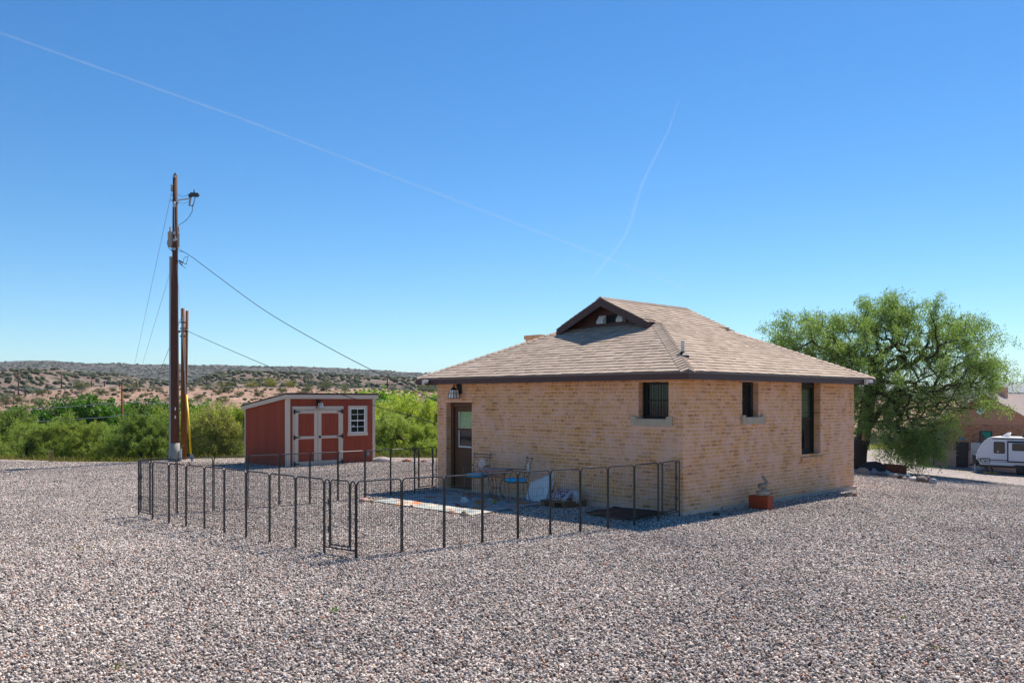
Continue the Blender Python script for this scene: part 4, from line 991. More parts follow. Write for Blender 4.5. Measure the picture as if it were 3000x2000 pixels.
# thin lines from the poles back to the pole in the trees
M_thin = pbr('aluminium_wire', (.20, .21, .23, 1), .5, .05); M_pale = pbr('pale_wire', (.60, .62, .64, 1), .5, .05)
fpt = Vector((FP.location.x, 64, 0))
for a, b, z in (((503, 562), (395, 1064), 3.0), ((500, 792), (418, 1064), 2.6)):
    p = AT(a[0], a[1], Yp+.1); q = AT(b[0], b[1], 52); d = q-p; e = p + d*1.25
    cable('guy_wire', 'thin grey wire slanting down left from %s of the tall pole' % ('the top' if a[1] < 600 else 'the middle'), [p, e], .006, M_thin, 'guy wire')
p = AT(533, 925, P2.y); q = AT(440, 1160, 45); cable('guy_wire', 'thin wire slanting down left from the short orange brown pole', [p, p+(q-p)*1.1], .008, M_wirek, 'guy wire')
cable('power_line', 'pale wire crossing the dark green trees, upper of two', [AT(-400, 1215, 70), AT(358, 1178, 64), AT(1300, 1165, 60)], .016, M_pale, 'power line', .008)
cable('power_line', 'pale wire drooping across the green trees, lower of two', [AT(-400, 1250, 70), AT(330, 1220, 64.3), AT(358, 1214, 64), AT(520, 1216, 63)], .018, M_pale, 'power line', .006)
cable('power_line', 'long pale wire strung along the dirt bank above the trees', [AT(-300, 1142, 110), AT(600, 1133, 105), AT(1800, 1139, 100)], .022, M_pale, 'power line', .001)
# ================================================================== PATIO
def quad_at(P, u, v): return P[0].lerp(P[1], u).lerp(P[3].lerp(P[2], u), v)
def rug_mat():
    n = NT('printed_rug'); p = n.pos(); mp = n.add('ShaderNodeMapping'); mp.inputs['Rotation'].default_value = (0, 0, -YAW); mp.inputs['Scale'].default_value = (1.2, 5.5, 1); n.link(p, mp.inputs['Vector'])
    a = n.noise(mp.outputs[0], 2.4, 5, .65, 1.2); b = n.noise(p, 3.1, 4, .6, .8)
    col = n.mix(n.ramp(a, [(.44, (0, 0, 0)), (.50, (1, 1, 1))]), (.66, .565, .45, 1), (.22, .28, .30, 1))
    col = n.mix(n.ramp(a, [(.60, (0, 0, 0)), (.64, (1, 1, 1))]), col, (.04, .10, .16, 1))
    v = n.add('ShaderNodeTexVoronoi', {'Scale': 2.6}); n.link(p, v.inputs['Vector'])
    blob = n.math('LESS_THAN', n.math('MULTIPLY_ADD', b, .35, v.outputs['Distance']), .50)
    sep = n.add('ShaderNodeSeparateColor'); n.link(v.outputs['Color'], sep.inputs[0])
    col = n.mix(blob, col, n.ramp(sep.outputs[0], [(0, (.50, .14, .05)), (.35, (.60, .27, .07)), (.65, (.34, .06, .04)), (1, (.62, .52, .40))]))
    n.set(Base_Color=col, Roughness=.9, Specular_IOR_Level=.1); n.bump(n.noise(p, 120, 2), .2, .003); return n.m
RC = [G(1090, 1470), G(1385, 1512), G(1606, 1477), G(1300, 1440)]
def sheet(name, P, nu, nv, hfun, mat, thick=.004):
    U, V = np.meshgrid(np.linspace(0, 1, nu), np.linspace(0, 1, nv), indexing='ij'); vs = []
    for u, v in zip(U.ravel(), V.ravel()):
        q = quad_at(P, u, v); w = .03*(float(fbm(u*6, v*6, 77, 2)))
        q = q + Vector((w, w*.6, 0)); vs.append((q.x, q.y, gzf(q.x, q.y) + .026 + hfun(u, v)))
    i, j = np.meshgrid(np.arange(nu-1), np.arange(nv-1), indexing='ij'); a = i*nv + j
    Q = np.stack([a, a+nv, a+nv+1, a+1], -1).reshape(-1, 4); o = bpy.data.objects.new(name, np_mesh(name, vs, Q, mat, True)); link(o); return o
def rugh(u, v):
    r = abs(float(fbm(u*9 + 3*v, v*4, 5, 3)))*.05
    w = math.exp(-((u-.62)/.16)**2 - ((v-.72)/.2)**2)
    return r*.5 + w*.09*abs(math.sin(26*u + 9*v + 4*float(fbm(u*4, v*4, 8, 2))))
rug = sheet('outdoor_rug', RC, 90, 60, rugh, rug_mat()); tag(rug, 'rumpled blue white and orange outdoor rug lying outside the brown door', 'rug')

M_iron = pbr('rusty_wrought_iron', (.15, .105, .085, 1), .6, .2, 14); M_teal = pbr('turquoise_cushion', (.006, .46, .76, 1), .85, .08, 12, .1, 80)
def mosaic():
    n = NT('table_mosaic'); p = n.obj(); v = n.add('ShaderNodeTexVoronoi', {'Scale': 17}); n.link(p, v.inputs['Vector'])
    sep = n.add('ShaderNodeSeparateColor'); n.link(v.outputs['Color'], sep.inputs[0]); v2 = n.add('ShaderNodeTexVoronoi', {'Scale': 17}, feature='DISTANCE_TO_EDGE'); n.link(p, v2.inputs['Vector'])
    col = n.ramp(sep.outputs[0], [(0, (.20, .17, .18)), (.4, (.34, .28, .27)), (.7, (.22, .20, .22)), (.85, (.55, .51, .48))], 'CONSTANT')
    col = n.mix(n.math('LESS_THAN', v2.outputs['Distance'], .045), col, (.36, .33, .32, 1)); n.set(Base_Color=col, Roughness=.45); return n.m
TC = G(1452, 1469); Yt = TC.y
tb = thing('bistro_table', 'round mosaic topped bistro table between the two turquoise chairs', 'table', TC)
th_ = CAM_H + (HY-1373)/F*Yt - TC.z
m = MB(); m.lathe([(.30, th_-.035), (.352, th_-.03), (.355, th_-.004), (.345, th_)], 40); to = m.build('table_top', mosaic(), tb)
m = MB(); m.tube([(.356*math.cos(a), .356*math.sin(a), th_-.016) for a in np.linspace(0, 2*math.pi, 40, endpoint=False)], .011, 6, closed=True); m.build('rim', pbr('terracotta_rim', (.34, .14, .09, 1), .6), to)
for k in range(3):
    a = R(20 + 120*k); c, s_ = math.cos(a), math.sin(a); m = MB()
    for off in (-.035, .035):
        curve(m, [(c*.27 - s_*off, s_*.27 + c*off, th_-.03), (c*.16 - s_*off, s_*.16 + c*off, th_*.72), (c*.09 - s_*off, s_*.09 + c*off, th_*.42), (c*.17 - s_*off, s_*.17 + c*off, th_*.12), (c*.26 - s_*off*1.5, s_*.26 + c*off*1.5, .012)], .0075, 6)
    m.build('leg', M_iron, tb)
m = MB(); m.tube([(.10*math.cos(a), .10*math.sin(a), th_*.42) for a in np.linspace(0, 2*math.pi, 24, endpoint=False)], .006, 5, closed=True)
for k in range(3):
    a0, a1 = R(20+120*k), R(140+120*k); curve(m, [(.25*math.cos(a0), .25*math.sin(a0), th_-.05), (.10*math.cos((a0+a1)/2), .10*math.sin((a0+a1)/2), th_-.16), (.25*math.cos(a1), .25*math.sin(a1), th_-.05)], .006, 5)
m.build('brace', M_iron, tb)

def chair(px, py, rz, label, seat_px):
    g = G(px, py); t = thing('patio_chair', label, 'chair', g, rz, 'wrought iron patio chairs with turquoise cushions')
    # local: seat centre at origin, back on +y, faces -y
    sh = .43
    for x, y, tx in ((-.19, -.19, -.21), (.19, -.19, .21)):
        m = MB(); m.tube([(x, y, sh), (tx, y-.02, 0)], .0062, 7); m.build('leg', M_iron, t)
    for x in (-.18, .18):
        m = MB(); curve(m, [(x, .19, sh), (x*1.02, .21, .2), (x*1.08, .25, 0)], .0075, 6); m.build('leg', M_iron, t)
    m = MB(); m.tube([(-.2, -.2, sh), (.2, -.2, sh), (.19, .2, sh), (-.19, .2, sh)], .010, 6, closed=True)
    for k in range(5): x = -.13 + .065*k; m.tube([(x, -.2, sh), (x, .2, sh)], .005, 5)
    m.build('seat_frame', M_iron, t)
    m = MB(); pr = []
    N = 18; vs = []; fs = []
    for lv, (k, z) in enumerate(((.90, sh+.012), (1.0, sh+.03), (1.0, sh+.05), (.88, sh+.072), (.45, sh+.078))):
        for i in range(N):
            a = 2*math.pi*i/N; c, s_ = math.cos(a), math.sin(a); e = .62
            vs.append((.215*k*math.copysign(abs(c)**e, c), .205*k*math.copysign(abs(s_)**e, s_), z))
    for lv in range(4):
        for i in range(N): fs.append((lv*N+i, lv*N+(i+1) % N, (lv+1)*N+(i+1) % N, (lv+1)*N+i))
    fs += [tuple(reversed(range(N))), tuple(range(4*N, 5*N))]; m.add(vs, fs); cu = m.build('cushion', M_teal, t, True)
    m = MB(); m.tube([(.2*math.cos(a)*1.02 if False else .216*math.copysign(abs(math.cos(a))**.62, math.cos(a)), .206*math.copysign(abs(math.sin(a))**.62, math.sin(a)), sh+.04) for a in np.linspace(0, 2*math.pi, 28, endpoint=False)], .006, 5, closed=True); m.build('piping', M_teal, cu)
    b = MB(); top = .885
    for x in (-.19, .19): curve(b, [(x, .20, sh), (x, .24, .70), (x*1.02, .28, top)], .006, 6)
    b.tube([(-.194, .28, top), (0, .282, top+.012), (.194, .28, top)], .010, 6); b.tube([(-.19, .272, top-.05), (.19, .272, top-.05)], .007, 6); b.tube([(-.19, .215, sh+.10), (.19, .215, sh+.10)], .007, 6)
    for sx in (-1, 1):
        b.ball((sx*.196, .282, top+.022), .02, 8, 6)
        curve(b, [(sx*.18, .268, top-.06), (sx*.09, .262, top-.11), (sx*.10, .250, .68), (sx*.16, .235, .60), (sx*.18, .222, .55)], .006, 5)
        curve(b, [(sx*.02, .222, sh+.10), (sx*.09, .232, .60), (sx*.11, .245, .67)], .006, 5)
    bk = b.build('backrest', M_iron, t)
    q = MB(); zc, yc = .70, .248
    M_pearl = M_white
    q.ball((0, yc, zc), .024, 10, 6, (1, .4, 1))
    for k in range(8):
        a = R(45*k+12); q.ball((.062*math.cos(a), yc, zc+.062*math.sin(a)), .020, 8, 6, (1, .35, 1)); a += R(22); q.ball((.092*math.cos(a), yc, zc+.092*math.sin(a)), .012, 8, 5, (1, .35, 1))
    q.build('medallion', M_white, bk)
    for sx in (-1, 1):
        q = MB(); curve(q, [(sx*.19, .235, .66), (sx*.235, .05, .67), (sx*.24, -.13, .665), (sx*.235, -.17, .62), (sx*.2, -.19, sh)], .009, 6); q.build('armrest', M_iron, t)
    return t
chair(1397, 1455, R(-24), 'turquoise cushioned iron chair standing before the brown door', 0)
chair(1512, 1474, R(-76), 'turquoise cushioned iron chair turned sideways between table and white board', 0)

# white board leaning on the wall
def local(v): d = v - HN; return Vector((d.dot(DR), d.dot(DL), d.z))
b0, b1 = local(G(1541.5, 1465)), local(G(1597.5, 1473)); M_board = pbr('white_board', (.80, .82, .84, 1), .45, .05, 4)
bt = thing('white_table_board', 'white folded plastic table leaning against the brick wall beside the pallet', 'folding table', HN, YAW)
e = (b1-b0).normalized(); W_ = (b1-b0).length; lean = Vector((1, 0, 0)) - e*e.x; lean.normalize(); upv = (Vector((0, 0, .60)) + lean*.24)
def slab(m, o, t_, inset=0):
    c = .03; P = []
    for (u, v) in ((c, 0), (W_-c, 0), (W_, c), (W_, 1), (W_-c, 1.0), (c, 1.0), (0, 1), (0, c)):
        vv = v if v > .5 or v == 0 else .05
        if v == 1 and u in (0, W_): vv = .95
        P.append(o + e*u + upv*vv)
    nrm = e.cross(upv).normalized(); m.prism(P, nrm*t_)
nrm = e.cross(upv).normalized()
if nrm.x > 0: nrm = -nrm
m = MB(); slab(m, b0, .028 if e.cross(upv).x < 0 else -.028); m.build('front_leaf', M_board, bt)
m = MB(); slab(m, b0 - nrm*.05 + e*.02, .028 if e.cross(upv).x < 0 else -.028); m.build('rear_leaf', M_board, bt)
m = MB(); c_ = b0 + e*(W_*.62) + upv*.34 + nrm*.031
m.tube([c_ + (e*math.cos(a)*.10 + upv.normalized()*math.sin(a)*.10) for a in np.linspace(0, 2*math.pi, 24, endpoint=False)], .004, 4, closed=True); m.build('moulded_ring', pbr('tan_ring', (.55, .50, .42, 1), .6), bt)

# pallet with two bags
pc = G(1650, 1474); pl = local(pc); M_old = pbr('weathered_pallet', (.16, .095, .05, 1), .9, .3, 9, .4, 40)
PY = lambda px, x: on_wall(px, 1470, HN + DR*x, DL)[0]
pl.y = PY(1650, -.42)
pal = thing('wooden_pallet', 'small dark weathered wooden pallet against the brick wall under the bags', 'pallet', HN + DR*-.42 + DL*pl.y + Vector((0, 0, pc.z)), YAW)
for k in range(4):
    m = MB(); x = -.30 + k*.165; m.box((x, -.33, .115), (x+.13, .33, .135)); m.build('deck_board', M_old, pal)
for y in (-.31, -.04, .23):
    m = MB(); m.box((-.30, y, .0), (.325, y+.08, .114)); m.build('runner', M_old, pal)
def bag_mat():
    n = NT('printed_bag'); p = n.obj(); sx = n.add('ShaderNodeSeparateXYZ'); n.link(p, sx.inputs[0]); y, z = sx.outputs['Y'], sx.outputs['Z']
    band = n.math('GREATER_THAN', n.math('ABSOLUTE', y), .225)
    base = n.mix(n.noise(p, 18, 4), (.34, .33, .36, 1), (.62, .60, .62, 1))
    mk = n.noise(p, 22, 2, .5); reg = n.math('MULTIPLY', n.math('LESS_THAN', n.math('ABSOLUTE', y), .17), n.math('MULTIPLY', n.math('GREATER_THAN', z, .10), n.math('LESS_THAN', z, .175)))
    c = n.mix(n.math('MULTIPLY', reg, n.math('GREATER_THAN', mk, .52)), base, (.03, .035, .09, 1))
    c = n.mix(n.math('MULTIPLY', reg, n.math('LESS_THAN', mk, .40)), c, (.55, .04, .04, 1))
    c = n.mix(band, c, (.50, .025, .03, 1)); n.set(Base_Color=c, Roughness=.35, Specular_IOR_Level=.5); n.bump(n.noise(p, 14, 4), .4, .02); return n.m
def sack(name, label, loc, rz, lx, ly, lz, mat, seed, tilt=0):
    V = []; N, Mm = 22, 12
    for i in range(N+1):
        v = -1 + 2*i/N; pin = (1-abs(v)**5)**.5*.92 + .08*(1-abs(v))
        for k in range(Mm*2):
            a = 2*math.pi*k/(Mm*2); c, s_ = math.cos(a), math.sin(a)
            x = lx*math.copysign(abs(c)**.7, c)*(1 if abs(v) < .9 else .96); z = lz*math.copysign(abs(s_)**.8, s_)*max(pin, .04)
            w = .018*float(fbm(v*4+seed, k*.5, seed, 3))*2; V.append((x + w, ly*v, lz + z + w))
    Q = []
    for i in range(N):
        for k in range(Mm*2): Q.append((i*Mm*2+k, i*Mm*2+(k+1) % (Mm*2), (i+1)*Mm*2+(k+1) % (Mm*2), (i+1)*Mm*2+k))
    o = bpy.data.objects.new(name, np_mesh(name, V, Q, mat, True)); link(o); o.location = loc; o.rotation_euler = (0, tilt, rz); tag(o, label, 'bag'); return o
pz = pc.z + .138
sack('printed_bag', 'plastic bag with red ends and dark print lying on the pallet', HN + DR*-.44 + DL*PY(1650, -.44) + Vector((0, 0, pz+.03)), YAW, .155, .215, .08, bag_mat(), 3, R(-32))
sack('pale_bag', 'small pale crumpled bag standing at the right end of the pallet', HN + DR*-.36 + DL*PY(1688, -.36) + Vector((0, 0, pz-.06)), YAW + R(80), .07, .06, .125, pbr('pale_bag_plastic', (.55, .52, .54, 1), .4, .1, 9, .4, 20), 5)

# black mesh mat with turned up edges
mp_ = [G(1712, 1509), G(1848, 1532), G(1975, 1503), G(1815, 1487)]
def math_(u, v): return .02 + .05*max(0, float(fbm(u*3.1, v*3.3, 41, 3))+.1) + .10*sstep(.78, 1, v)*float(vnoise(u*4, 3, 4)) + .03*sstep(.86, 1, u)
mat_ = sheet('mesh_mat', mp_, 40, 30, lambda u, v: float(math_(u, v)), pbr('black_mesh', (.012, .013, .016, 1), .75, .2, 60)); tag(mat_, 'black mesh mat with buckled edges lying in the house shadow', 'mat')

# stones, ball and toy on and round the rug
def rock_mesh(seed, size, rough=.35, sub=3):
    bm = bmesh.new(); bmesh.ops.create_icosphere(bm, subdivisions=sub, radius=1); off = Vector((seed*3.17, seed*1.3, seed*.7))
    for v in bm.verts:
        n_ = mnoise.noise(v.co*1.1 + off)*.9 + mnoise.noise(v.co*2.6 + off)*.35 + mnoise.noise(v.co*6 + off)*.10
        c = v.co*(1 + rough*n_); cc = mnoise.cell(c*1.3 + off)*.06; v.co = Vector((c.x*size[0], c.y*size[1], max(-.35, c.z + cc)*size[2]))
    vs = [v.co[:] for v in bm.verts]; fs = [tuple(v.index for v in f.verts) for f in bm.faces]; bm.free(); m = MB(); m.add(vs, fs); return m
ROCKM = {}
def rock_mat(c, v=.25):
    k = tuple(round(x, 3) for x in c)
    if k not in ROCKM: ROCKM[k] = pbr('rock_%s' % ('pink' if c[0] > c[2]*1.4 else 'grey'), (*c, 1), .9, v, 5, .7, 9)
    return ROCKM[k]
def rock(px0, px1, pyt, pyb, c, label, cat='rock', seed=1, group=None, depth=.8, rough=.35, name='rock', lift=0., smooth=True):
    b = G((px0+px1)/2, pyb); w = (px1-px0)/F*b.y/2; h = (pyb-pyt)/F*b.y
    m = rock_mesh(seed, (w, w*depth, h*.78), rough); o = m.build(name, rock_mat(c), None, smooth); o.location = b + Vector((0, w*depth*.55, h*.24 + lift)); tag(o, label, cat, group); return o
rg_ = 'loose stones holding down the rug'
rock(1048, 1083, 1458, 1472, (.44, .27, .22), 'pink flat stone at the left tip of the rug', seed=3, group=rg_)
rock(1312, 1334, 1494, 1507, (.42, .25, .19), 'small pink rounded stone on the sunlit edge of the rug', seed=5, group=rg_, rough=.25)
rock(1349, 1374, 1496, 1514, (.36, .28, .20), 'tan blocky stone on the sunlit front edge of the rug', seed=8, group=rg_)
rock(1199, 1211, 1478, 1487, (.33, .14, .09), 'little dark red stone on the rug edge between two pen posts', seed=9, group=rg_, rough=.3)
rock(1081, 1097, 1463, 1474, (.40, .30, .16), 'small tan stone beside the pink stone at the rug tip', seed=11, group=rg_)
rock(1351, 1374, 1458, 1476, (.55, .55, .50), 'crumpled pale cloth toy lying on the shaded rug', 'toy', seed=14, name='cloth_toy', rough=.7)
bl = G(1447.5, 1480); br = 13.5/2/F*bl.y*1.05
m = MB(); m.ball((0, 0, 0), br, 18, 12); bo = m.build('play_ball', pbr('green_felt', (.20, .26, .07, 1), .9, .2, 25), None, True); bo.location = bl + Vector((0, 0, br+.02)); tag(bo, 'round green play ball lying on the rug under the table', 'ball')
m = MB(); m.tube([(br*1.0*math.cos(a), br*1.0*math.sin(a)*.6, br*.8*math.sin(a)) for a in np.linspace(0, 2*math.pi, 30, endpoint=False)], br*.07, 5, closed=True); m.build('seam', M_white, bo)
for k, (a, b, c, d, lb) in enumerate(((1331, 1352, 1476, 1484, 'dark red cloth scrap lying on the shaded rug'), (1368, 1390, 1475, 1483, 'greyish orange cloth scrap lying on the shaded rug'))):
    rock(a, b, c, d, ((.26, .05, .05), (.36, .26, .20))[k], lb, 'cloth scrap', seed=20+k, name='cloth_scrap', rough=.6)

# ================================================================== STATUE BY THE RIGHT WALL
fb = G(2249.5, 1495.5); fl = local(fb)
blk = thing('painted_block', 'orange red painted block standing on the gravel by the right wall', 'concrete block', HN + DR*fl.x + DL*fl.y + Vector((0, 0, fb.z)), YAW)
BW = .40; BD = .20; BH = .262
m = MB(); m.box((0, 0, -.03), (BD, BW, BH)); m.build('block', pbr('orange_red_paint', (.30, .050, .020, 1), .6, .12, 10, .2, 60), blk)
st = thing('pelican_statue', 'weathered stone pelican on a fluted shell bowl on the orange block', 'statue', HN + DR*(fl.x+.10) + DL*(fl.y+.15) + Vector((0, 0, fb.z+BH)), 0); st.scale = (.84, .84, .80)
M_stat = pbr('weathered_stone', (.25, .215, .17, 1), .9, .25, 14, .4, 60); M_stat2 = pbr('pale_cast_stone', (.33, .305, .26, 1), .9, .2, 14, .4, 60)
m = MB(); N = 48; vs = []; fs = []
prof = [(.12, 0, 0), (.135, .02, .5), (.15, .10, 1), (.148, .118, .6), (.125, .112, .3), (.11, .06, 0)]
for r, z, fl_ in prof:
    for i in range(N): a = 2*math.pi*i/N; rr = r*(1 + .20*fl_*(abs(math.sin(7*a))**.6 - .6)); vs.append((rr*math.cos(a), rr*math.sin(a)*.8, z))
for l in range(len(prof)-1):
    for i in range(N): fs.append((l*N+i, l*N+(i+1) % N, (l+1)*N+(i+1) % N, (l+1)*N+i))
fs += [tuple(reversed(range(N))), tuple(range((len(prof)-1)*N, len(prof)*N))]; m.add(vs, fs); m.build('shell_bowl', M_stat2, st, True)
m = MB(); m.lathe([(.085, .06), (.075, .13), (.06, .17)], 14, (.02, 0, 0)); m.build('plinth', M_stat2, st, True)
def skin(name, pts, edges, mat, parent, sub=2):
    me = bpy.data.meshes.new(name); me.from_pydata([p[:3] for p in pts], edges, []); o = bpy.data.objects.new(name, me); link(o, parent)
    md = o.modifiers.new('skin', 'SKIN'); lay_ = me.skin_vertices[0] if me.skin_vertices else None
    if lay_ is None:
        bm = bmesh.new(); bm.from_mesh(me); bm.verts.layers.skin.verify(); bm.to_mesh(me); bm.free(); lay_ = me.skin_vertices[0]
    for i, p in enumerate(pts): lay_.data[i].radius = (p[3], p[4] if len(p) > 4 else p[3])
    lay_.data[0].use_root = True; s_ = o.modifiers.new('sub', 'SUBSURF'); s_.levels = s_.render_levels = sub
    dg = bpy.context.evaluated_depsgraph_get(); me2 = bpy.data.meshes.new_from_object(o.evaluated_get(dg)); o.modifiers.clear(); o.data = me2
    me2.materials.clear(); me2.materials.append(mat); me2.polygons.foreach_set('use_smooth', [True]*len(me2.polygons)); return o
# pelican: body, S-neck, head, long bill resting on the breast; faces right
skin('pelican', [(0, 0, .24, .080, .07), (-.08, 0, .215, .055, .05), (-.125, 0, .18, .02, .025), (.06, 0, .265, .055, .05), (.062, 0, .325, .034), (.022, 0, .385, .030), (-.014, 0, .43, .030), (-.022, 0, .462, .036), (.012, 0, .445, .030), (.058, 0, .385, .026, .02), (.115, 0, .300, .013, .010), (.02, 0, .165, .05, .05)],
     [(0, 1), (1, 2), (0, 3), (3, 4), (4, 5), (5, 6), (6, 7), (7, 8), (8, 9), (9, 10), (0, 11)], M_stat, st)
for k in range(2):
    w = MB(); w.ball((-.02, (.062 if k else -.062), .24), .07, 12, 8, (1.25, .35, .75)); w.build('wing', M_stat, st, True)
m = rock_mesh(31, (.07, .05, .04), .5); o = m.build('dark_stone', rock_mat((.05, .05, .05))); b = G(2098, 1512); o.location = b + Vector((0, 0, .03)); tag(o, 'small dark lump on the shaded gravel by the right wall', 'stone')
for k, (a, b_, c, d) in enumerate(((2473, 2490, 1444, 1454), (2484, 2503, 1441, 1453), (2499, 2512, 1445, 1455), (2468, 2480, 1448, 1456))):
    rock(a, b_, c, d, ((.40, .24, .15), (.46, .32, .22), (.30, .16, .10), (.36, .22, .14))[k], ('reddish stone at the far right corner of the footing', 'largest tan stone of the pile at the house corner', 'small brown stone at the right of the corner pile', 'small stone at the left of the corner pile')[k], seed=40+k, group='rubble at the house corner')

# ================================================================== PLANTING BED STONES AND LOG UNDER THE RIGHT-HAND TREE
bed = 'boulders edging the bed under the right-hand tree'
ROCKS = [(2513, 2548, 1371, 1388, (.40, .27, .20), 'rounded pinkish boulder at the foot of the tree trunk', 51),
 (2531, 2599, 1355, 1381, (.045, .043, .045), 'large jagged black boulder right of the tree trunk', 52),
 (2550, 2578, 1373, 1393, (.17, .20, .22), 'smooth blue grey stone before the black boulder', 53),
 (2577, 2600, 1381, 1396, (.10, .115, .13), 'dark blue grey stone left of the red log', 54),
 (2594, 2607, 1376, 1391, (.30, .33, .35), 'pale blue stone against the left end of the log', 55),
 (2603, 2622, 1385, 1398, (.30, .30, .29), 'light grey stone below the left end of the log', 56),
 (2617, 2631, 1387, 1401, (.34, .26, .22), 'small tan stone below the log beside the light grey one', 57),
 (2630, 2648, 1390, 1404, (.06, .06, .065), 'dark stone below the middle of the log', 58),
 (2643, 2658, 1395, 1406, (.30, .24, .20), 'low brown stone right of the dark stone below the log', 59),
 (2654, 2671, 1387, 1404, (.25, .27, .29), 'grey stone with dark base below the right end of the log', 60),
 (2674, 2689, 1388, 1399, (.12, .11, .11), 'small pointed dark stone right of the log', 61),
 (2666, 2695, 1395, 1411, (.44, .43, .41), 'whitish rounded boulder in the right half of the row', 62),
 (2689, 2722, 1393, 1414, (.13, .105, .10), 'dark brown boulder beside the whitish one', 63),
 (2711, 2733, 1395, 1415, (.28, .19, .18), 'purplish pink boulder near the right end of the row', 64),
 (2726, 2747, 1400, 1419, (.27, .29, .31), 'blue grey boulder at the right end of the row', 65)]
for a, b_, c, d, col, lb, sd in ROCKS: rock(a, b_, c, d, col, lb, 'boulder', sd, bed, .8, .42)
l0, l1 = G(2602, 1385), G(2676, 1393); m = MB(); l0 += Vector((0, .5, .14)); l1 += Vector((0, .5, .14))
P = [l0.lerp(l1, t) for t in np.linspace(0, 1, 9)]; m.tube(P, [.10, .14, .15, .155, .15, .155, .16, .155, .12], 14)
lg = m.build('log', wood_mat('red_brown_log', (.20, .07, .035, 1), .5), None, True); tag(lg, 'weathered red brown log lying behind the bed stones', 'log')
rock(1088, 1142, 1338, 1353, (.46, .38, .35), 'pale flat topped boulder at the gravel edge right of the shed', 'boulder', 71, None, .6, .25)
rock(1176, 1206, 1344, 1353, (.42, .17, .10), 'red stone slab at the gravel edge right of the pale boulder', 'boulder', 72, None, .6, .3)
rock(1231, 1252, 1347, 1353, (.42, .18, .11), 'small red stone at the gravel edge close to the house', 'boulder', 73, None, .6, .3)

# ================================================================== BRICK BUILDING FAR RIGHT
BP = Vector(((2690-1500)/F*75, 75, 0)); BP.z = gzf(BP.x, BP.y); BX = -DL; BYAW = math.atan2(BX.y, BX.x)
bld = thing('brick_building', 'long red brick building with pale metal roof behind the travel trailer', 'building', BP, BYAW)
def WB(px, py): t, z = on_wall(px, py, BP, BX); return t, z - BP.z
pk = WB(2887, 1157); HW = pk[0]; BWid = 2*HW; pkz = pk[1]; evz = WB(2692, 1268)[1]
zs1 = WB(2790, 1318)[1]; zs2 = WB(2900, 1243)[1]
M_rbrick = brick_mat('red_brick_far', [(0, (.40, .165, .075)), (.4, (.48, .215, .105)), (.8, (.33, .125, .06)), (1, (.20, .08, .045))], (.38, .24, .165, 1), .8, 1.2)
M_rmort = pbr('dark_mortar', (.28, .16, .12, 1), .95, .2, 4); M_stuc = pbr('pink_stucco', (.50, .265, .19, 1), .9, .12, 2, .2, 30); M_side = pbr('pink_gable_boards', (.42, .20, .125, 1), .8, .1, 3)
m = MB(); m.box((0, .02, -.6), (BWid, 16, evz)); m.prism([(0, .02, evz), (BWid, .02, evz), (HW, .02, pkz-.1)], (0, 15.9, 0)); m.build('wall', M_rmort, bld)
m = MB(); m.box((-.03, -.05, -.6), (BWid, .018, zs1)); m.build('stucco_base', M_stuc, bld)
bo_ = [(WB(2802, 1330)[0], WB(2837, 1330)[0]), (WB(2737.7, 1290)[0], WB(2771, 1290)[0]), (WB(2869.4, 1280)[0], WB(2906.5, 1280)[0])]
bz = [(-.1, WB(2820, 1295)[1]), (WB(2755, 1314.6)[1], WB(2755, 1259)[1]), (WB(2888, 1293)[1]-.5, WB(2888, 1262)[1])]
z = zs1; mm = MB(); r = 0; rgn = random.Random(4)
while z < zs2 - .03:
    x = -rgn.random()*.2; h = .075
    while x < BWid:
        w = .215; a, b = max(x, 0)+.006, min(x+w, BWid)-.006; x += w
        if b-a < .04: continue
        if any(o[0]-.02 < b and a < o[1]+.02 and q[0] < z+h/2 < q[1]+.05 for o, q in zip(bo_, bz)): continue
        e = rgn.uniform(.004, .014); zz = z
        mm.add([(a, .02, zz+.006), (b, .02, zz+.006), (b, .02, zz+h-.006), (a, .02, zz+h-.006), (a, .018-e, zz+.006), (b, .018-e, zz+.006), (b, .018-e, zz+h-.006), (a, .018-e, zz+h-.006)], [(4, 5, 6, 7), (0, 1, 5, 4), (1, 2, 6, 5), (2, 3, 7, 6), (3, 0, 4, 7)])
    z += h
tag(mm.build('brick', M_rbrick, bld), kind='stuff')
nb = 9; hb = (pkz - zs2)/nb
for k in range(nb):
    a = zs2 + k*hb + .006; b = zs2 + (k+1)*hb; cut = lambda zz: max(0, (zz-evz)/(pkz-evz)*HW)
    if b > pkz - .05: b = pkz - .06
    m = MB(); m.prism([(cut(a)+.02, .0, a), (BWid-cut(a)-.02, .0, a), (BWid-cut(b)-.02, .0, b), (cut(b)+.02, .0, b)], (0, .018, 0)); m.build('gable_board', M_side, bld)
M_metal = pbr('tan_metal_roof', (.62, .50, .42, 1), .45, .08, 1, spec=.5)
for sx in (0, 1):
    m = MB(); ov = .35; k_ = (pkz-evz)/HW; x0 = -ov if sx == 0 else BWid+ov; zb = evz - ov*k_ + .08
    m.prism([(x0, -.4, zb), (HW, -.4, pkz+.08), (HW, -.4, pkz+.13), (x0, -.4, zb+.05)], (0, 16.8, 0)); ro = m.build('roof', M_metal, bld)
    for k in range(40):
        y = -.38 + k*.42; s_ = MB(); s_.bar((x0, y, zb+.06), (HW, y, pkz+.14), .05, .05); s_.build('roof_seam', M_metal, ro)
m = MB(); x, zz = WB(2967, 1155); m.box((HW-.45, 3.0, pkz-.2), (HW+.55, 3.9, pkz+.62)); m.box((HW-.5, 2.95, pkz+.62), (HW+.6, 3.95, pkz+.68)); m.build('chimney', M_stuc, bld)
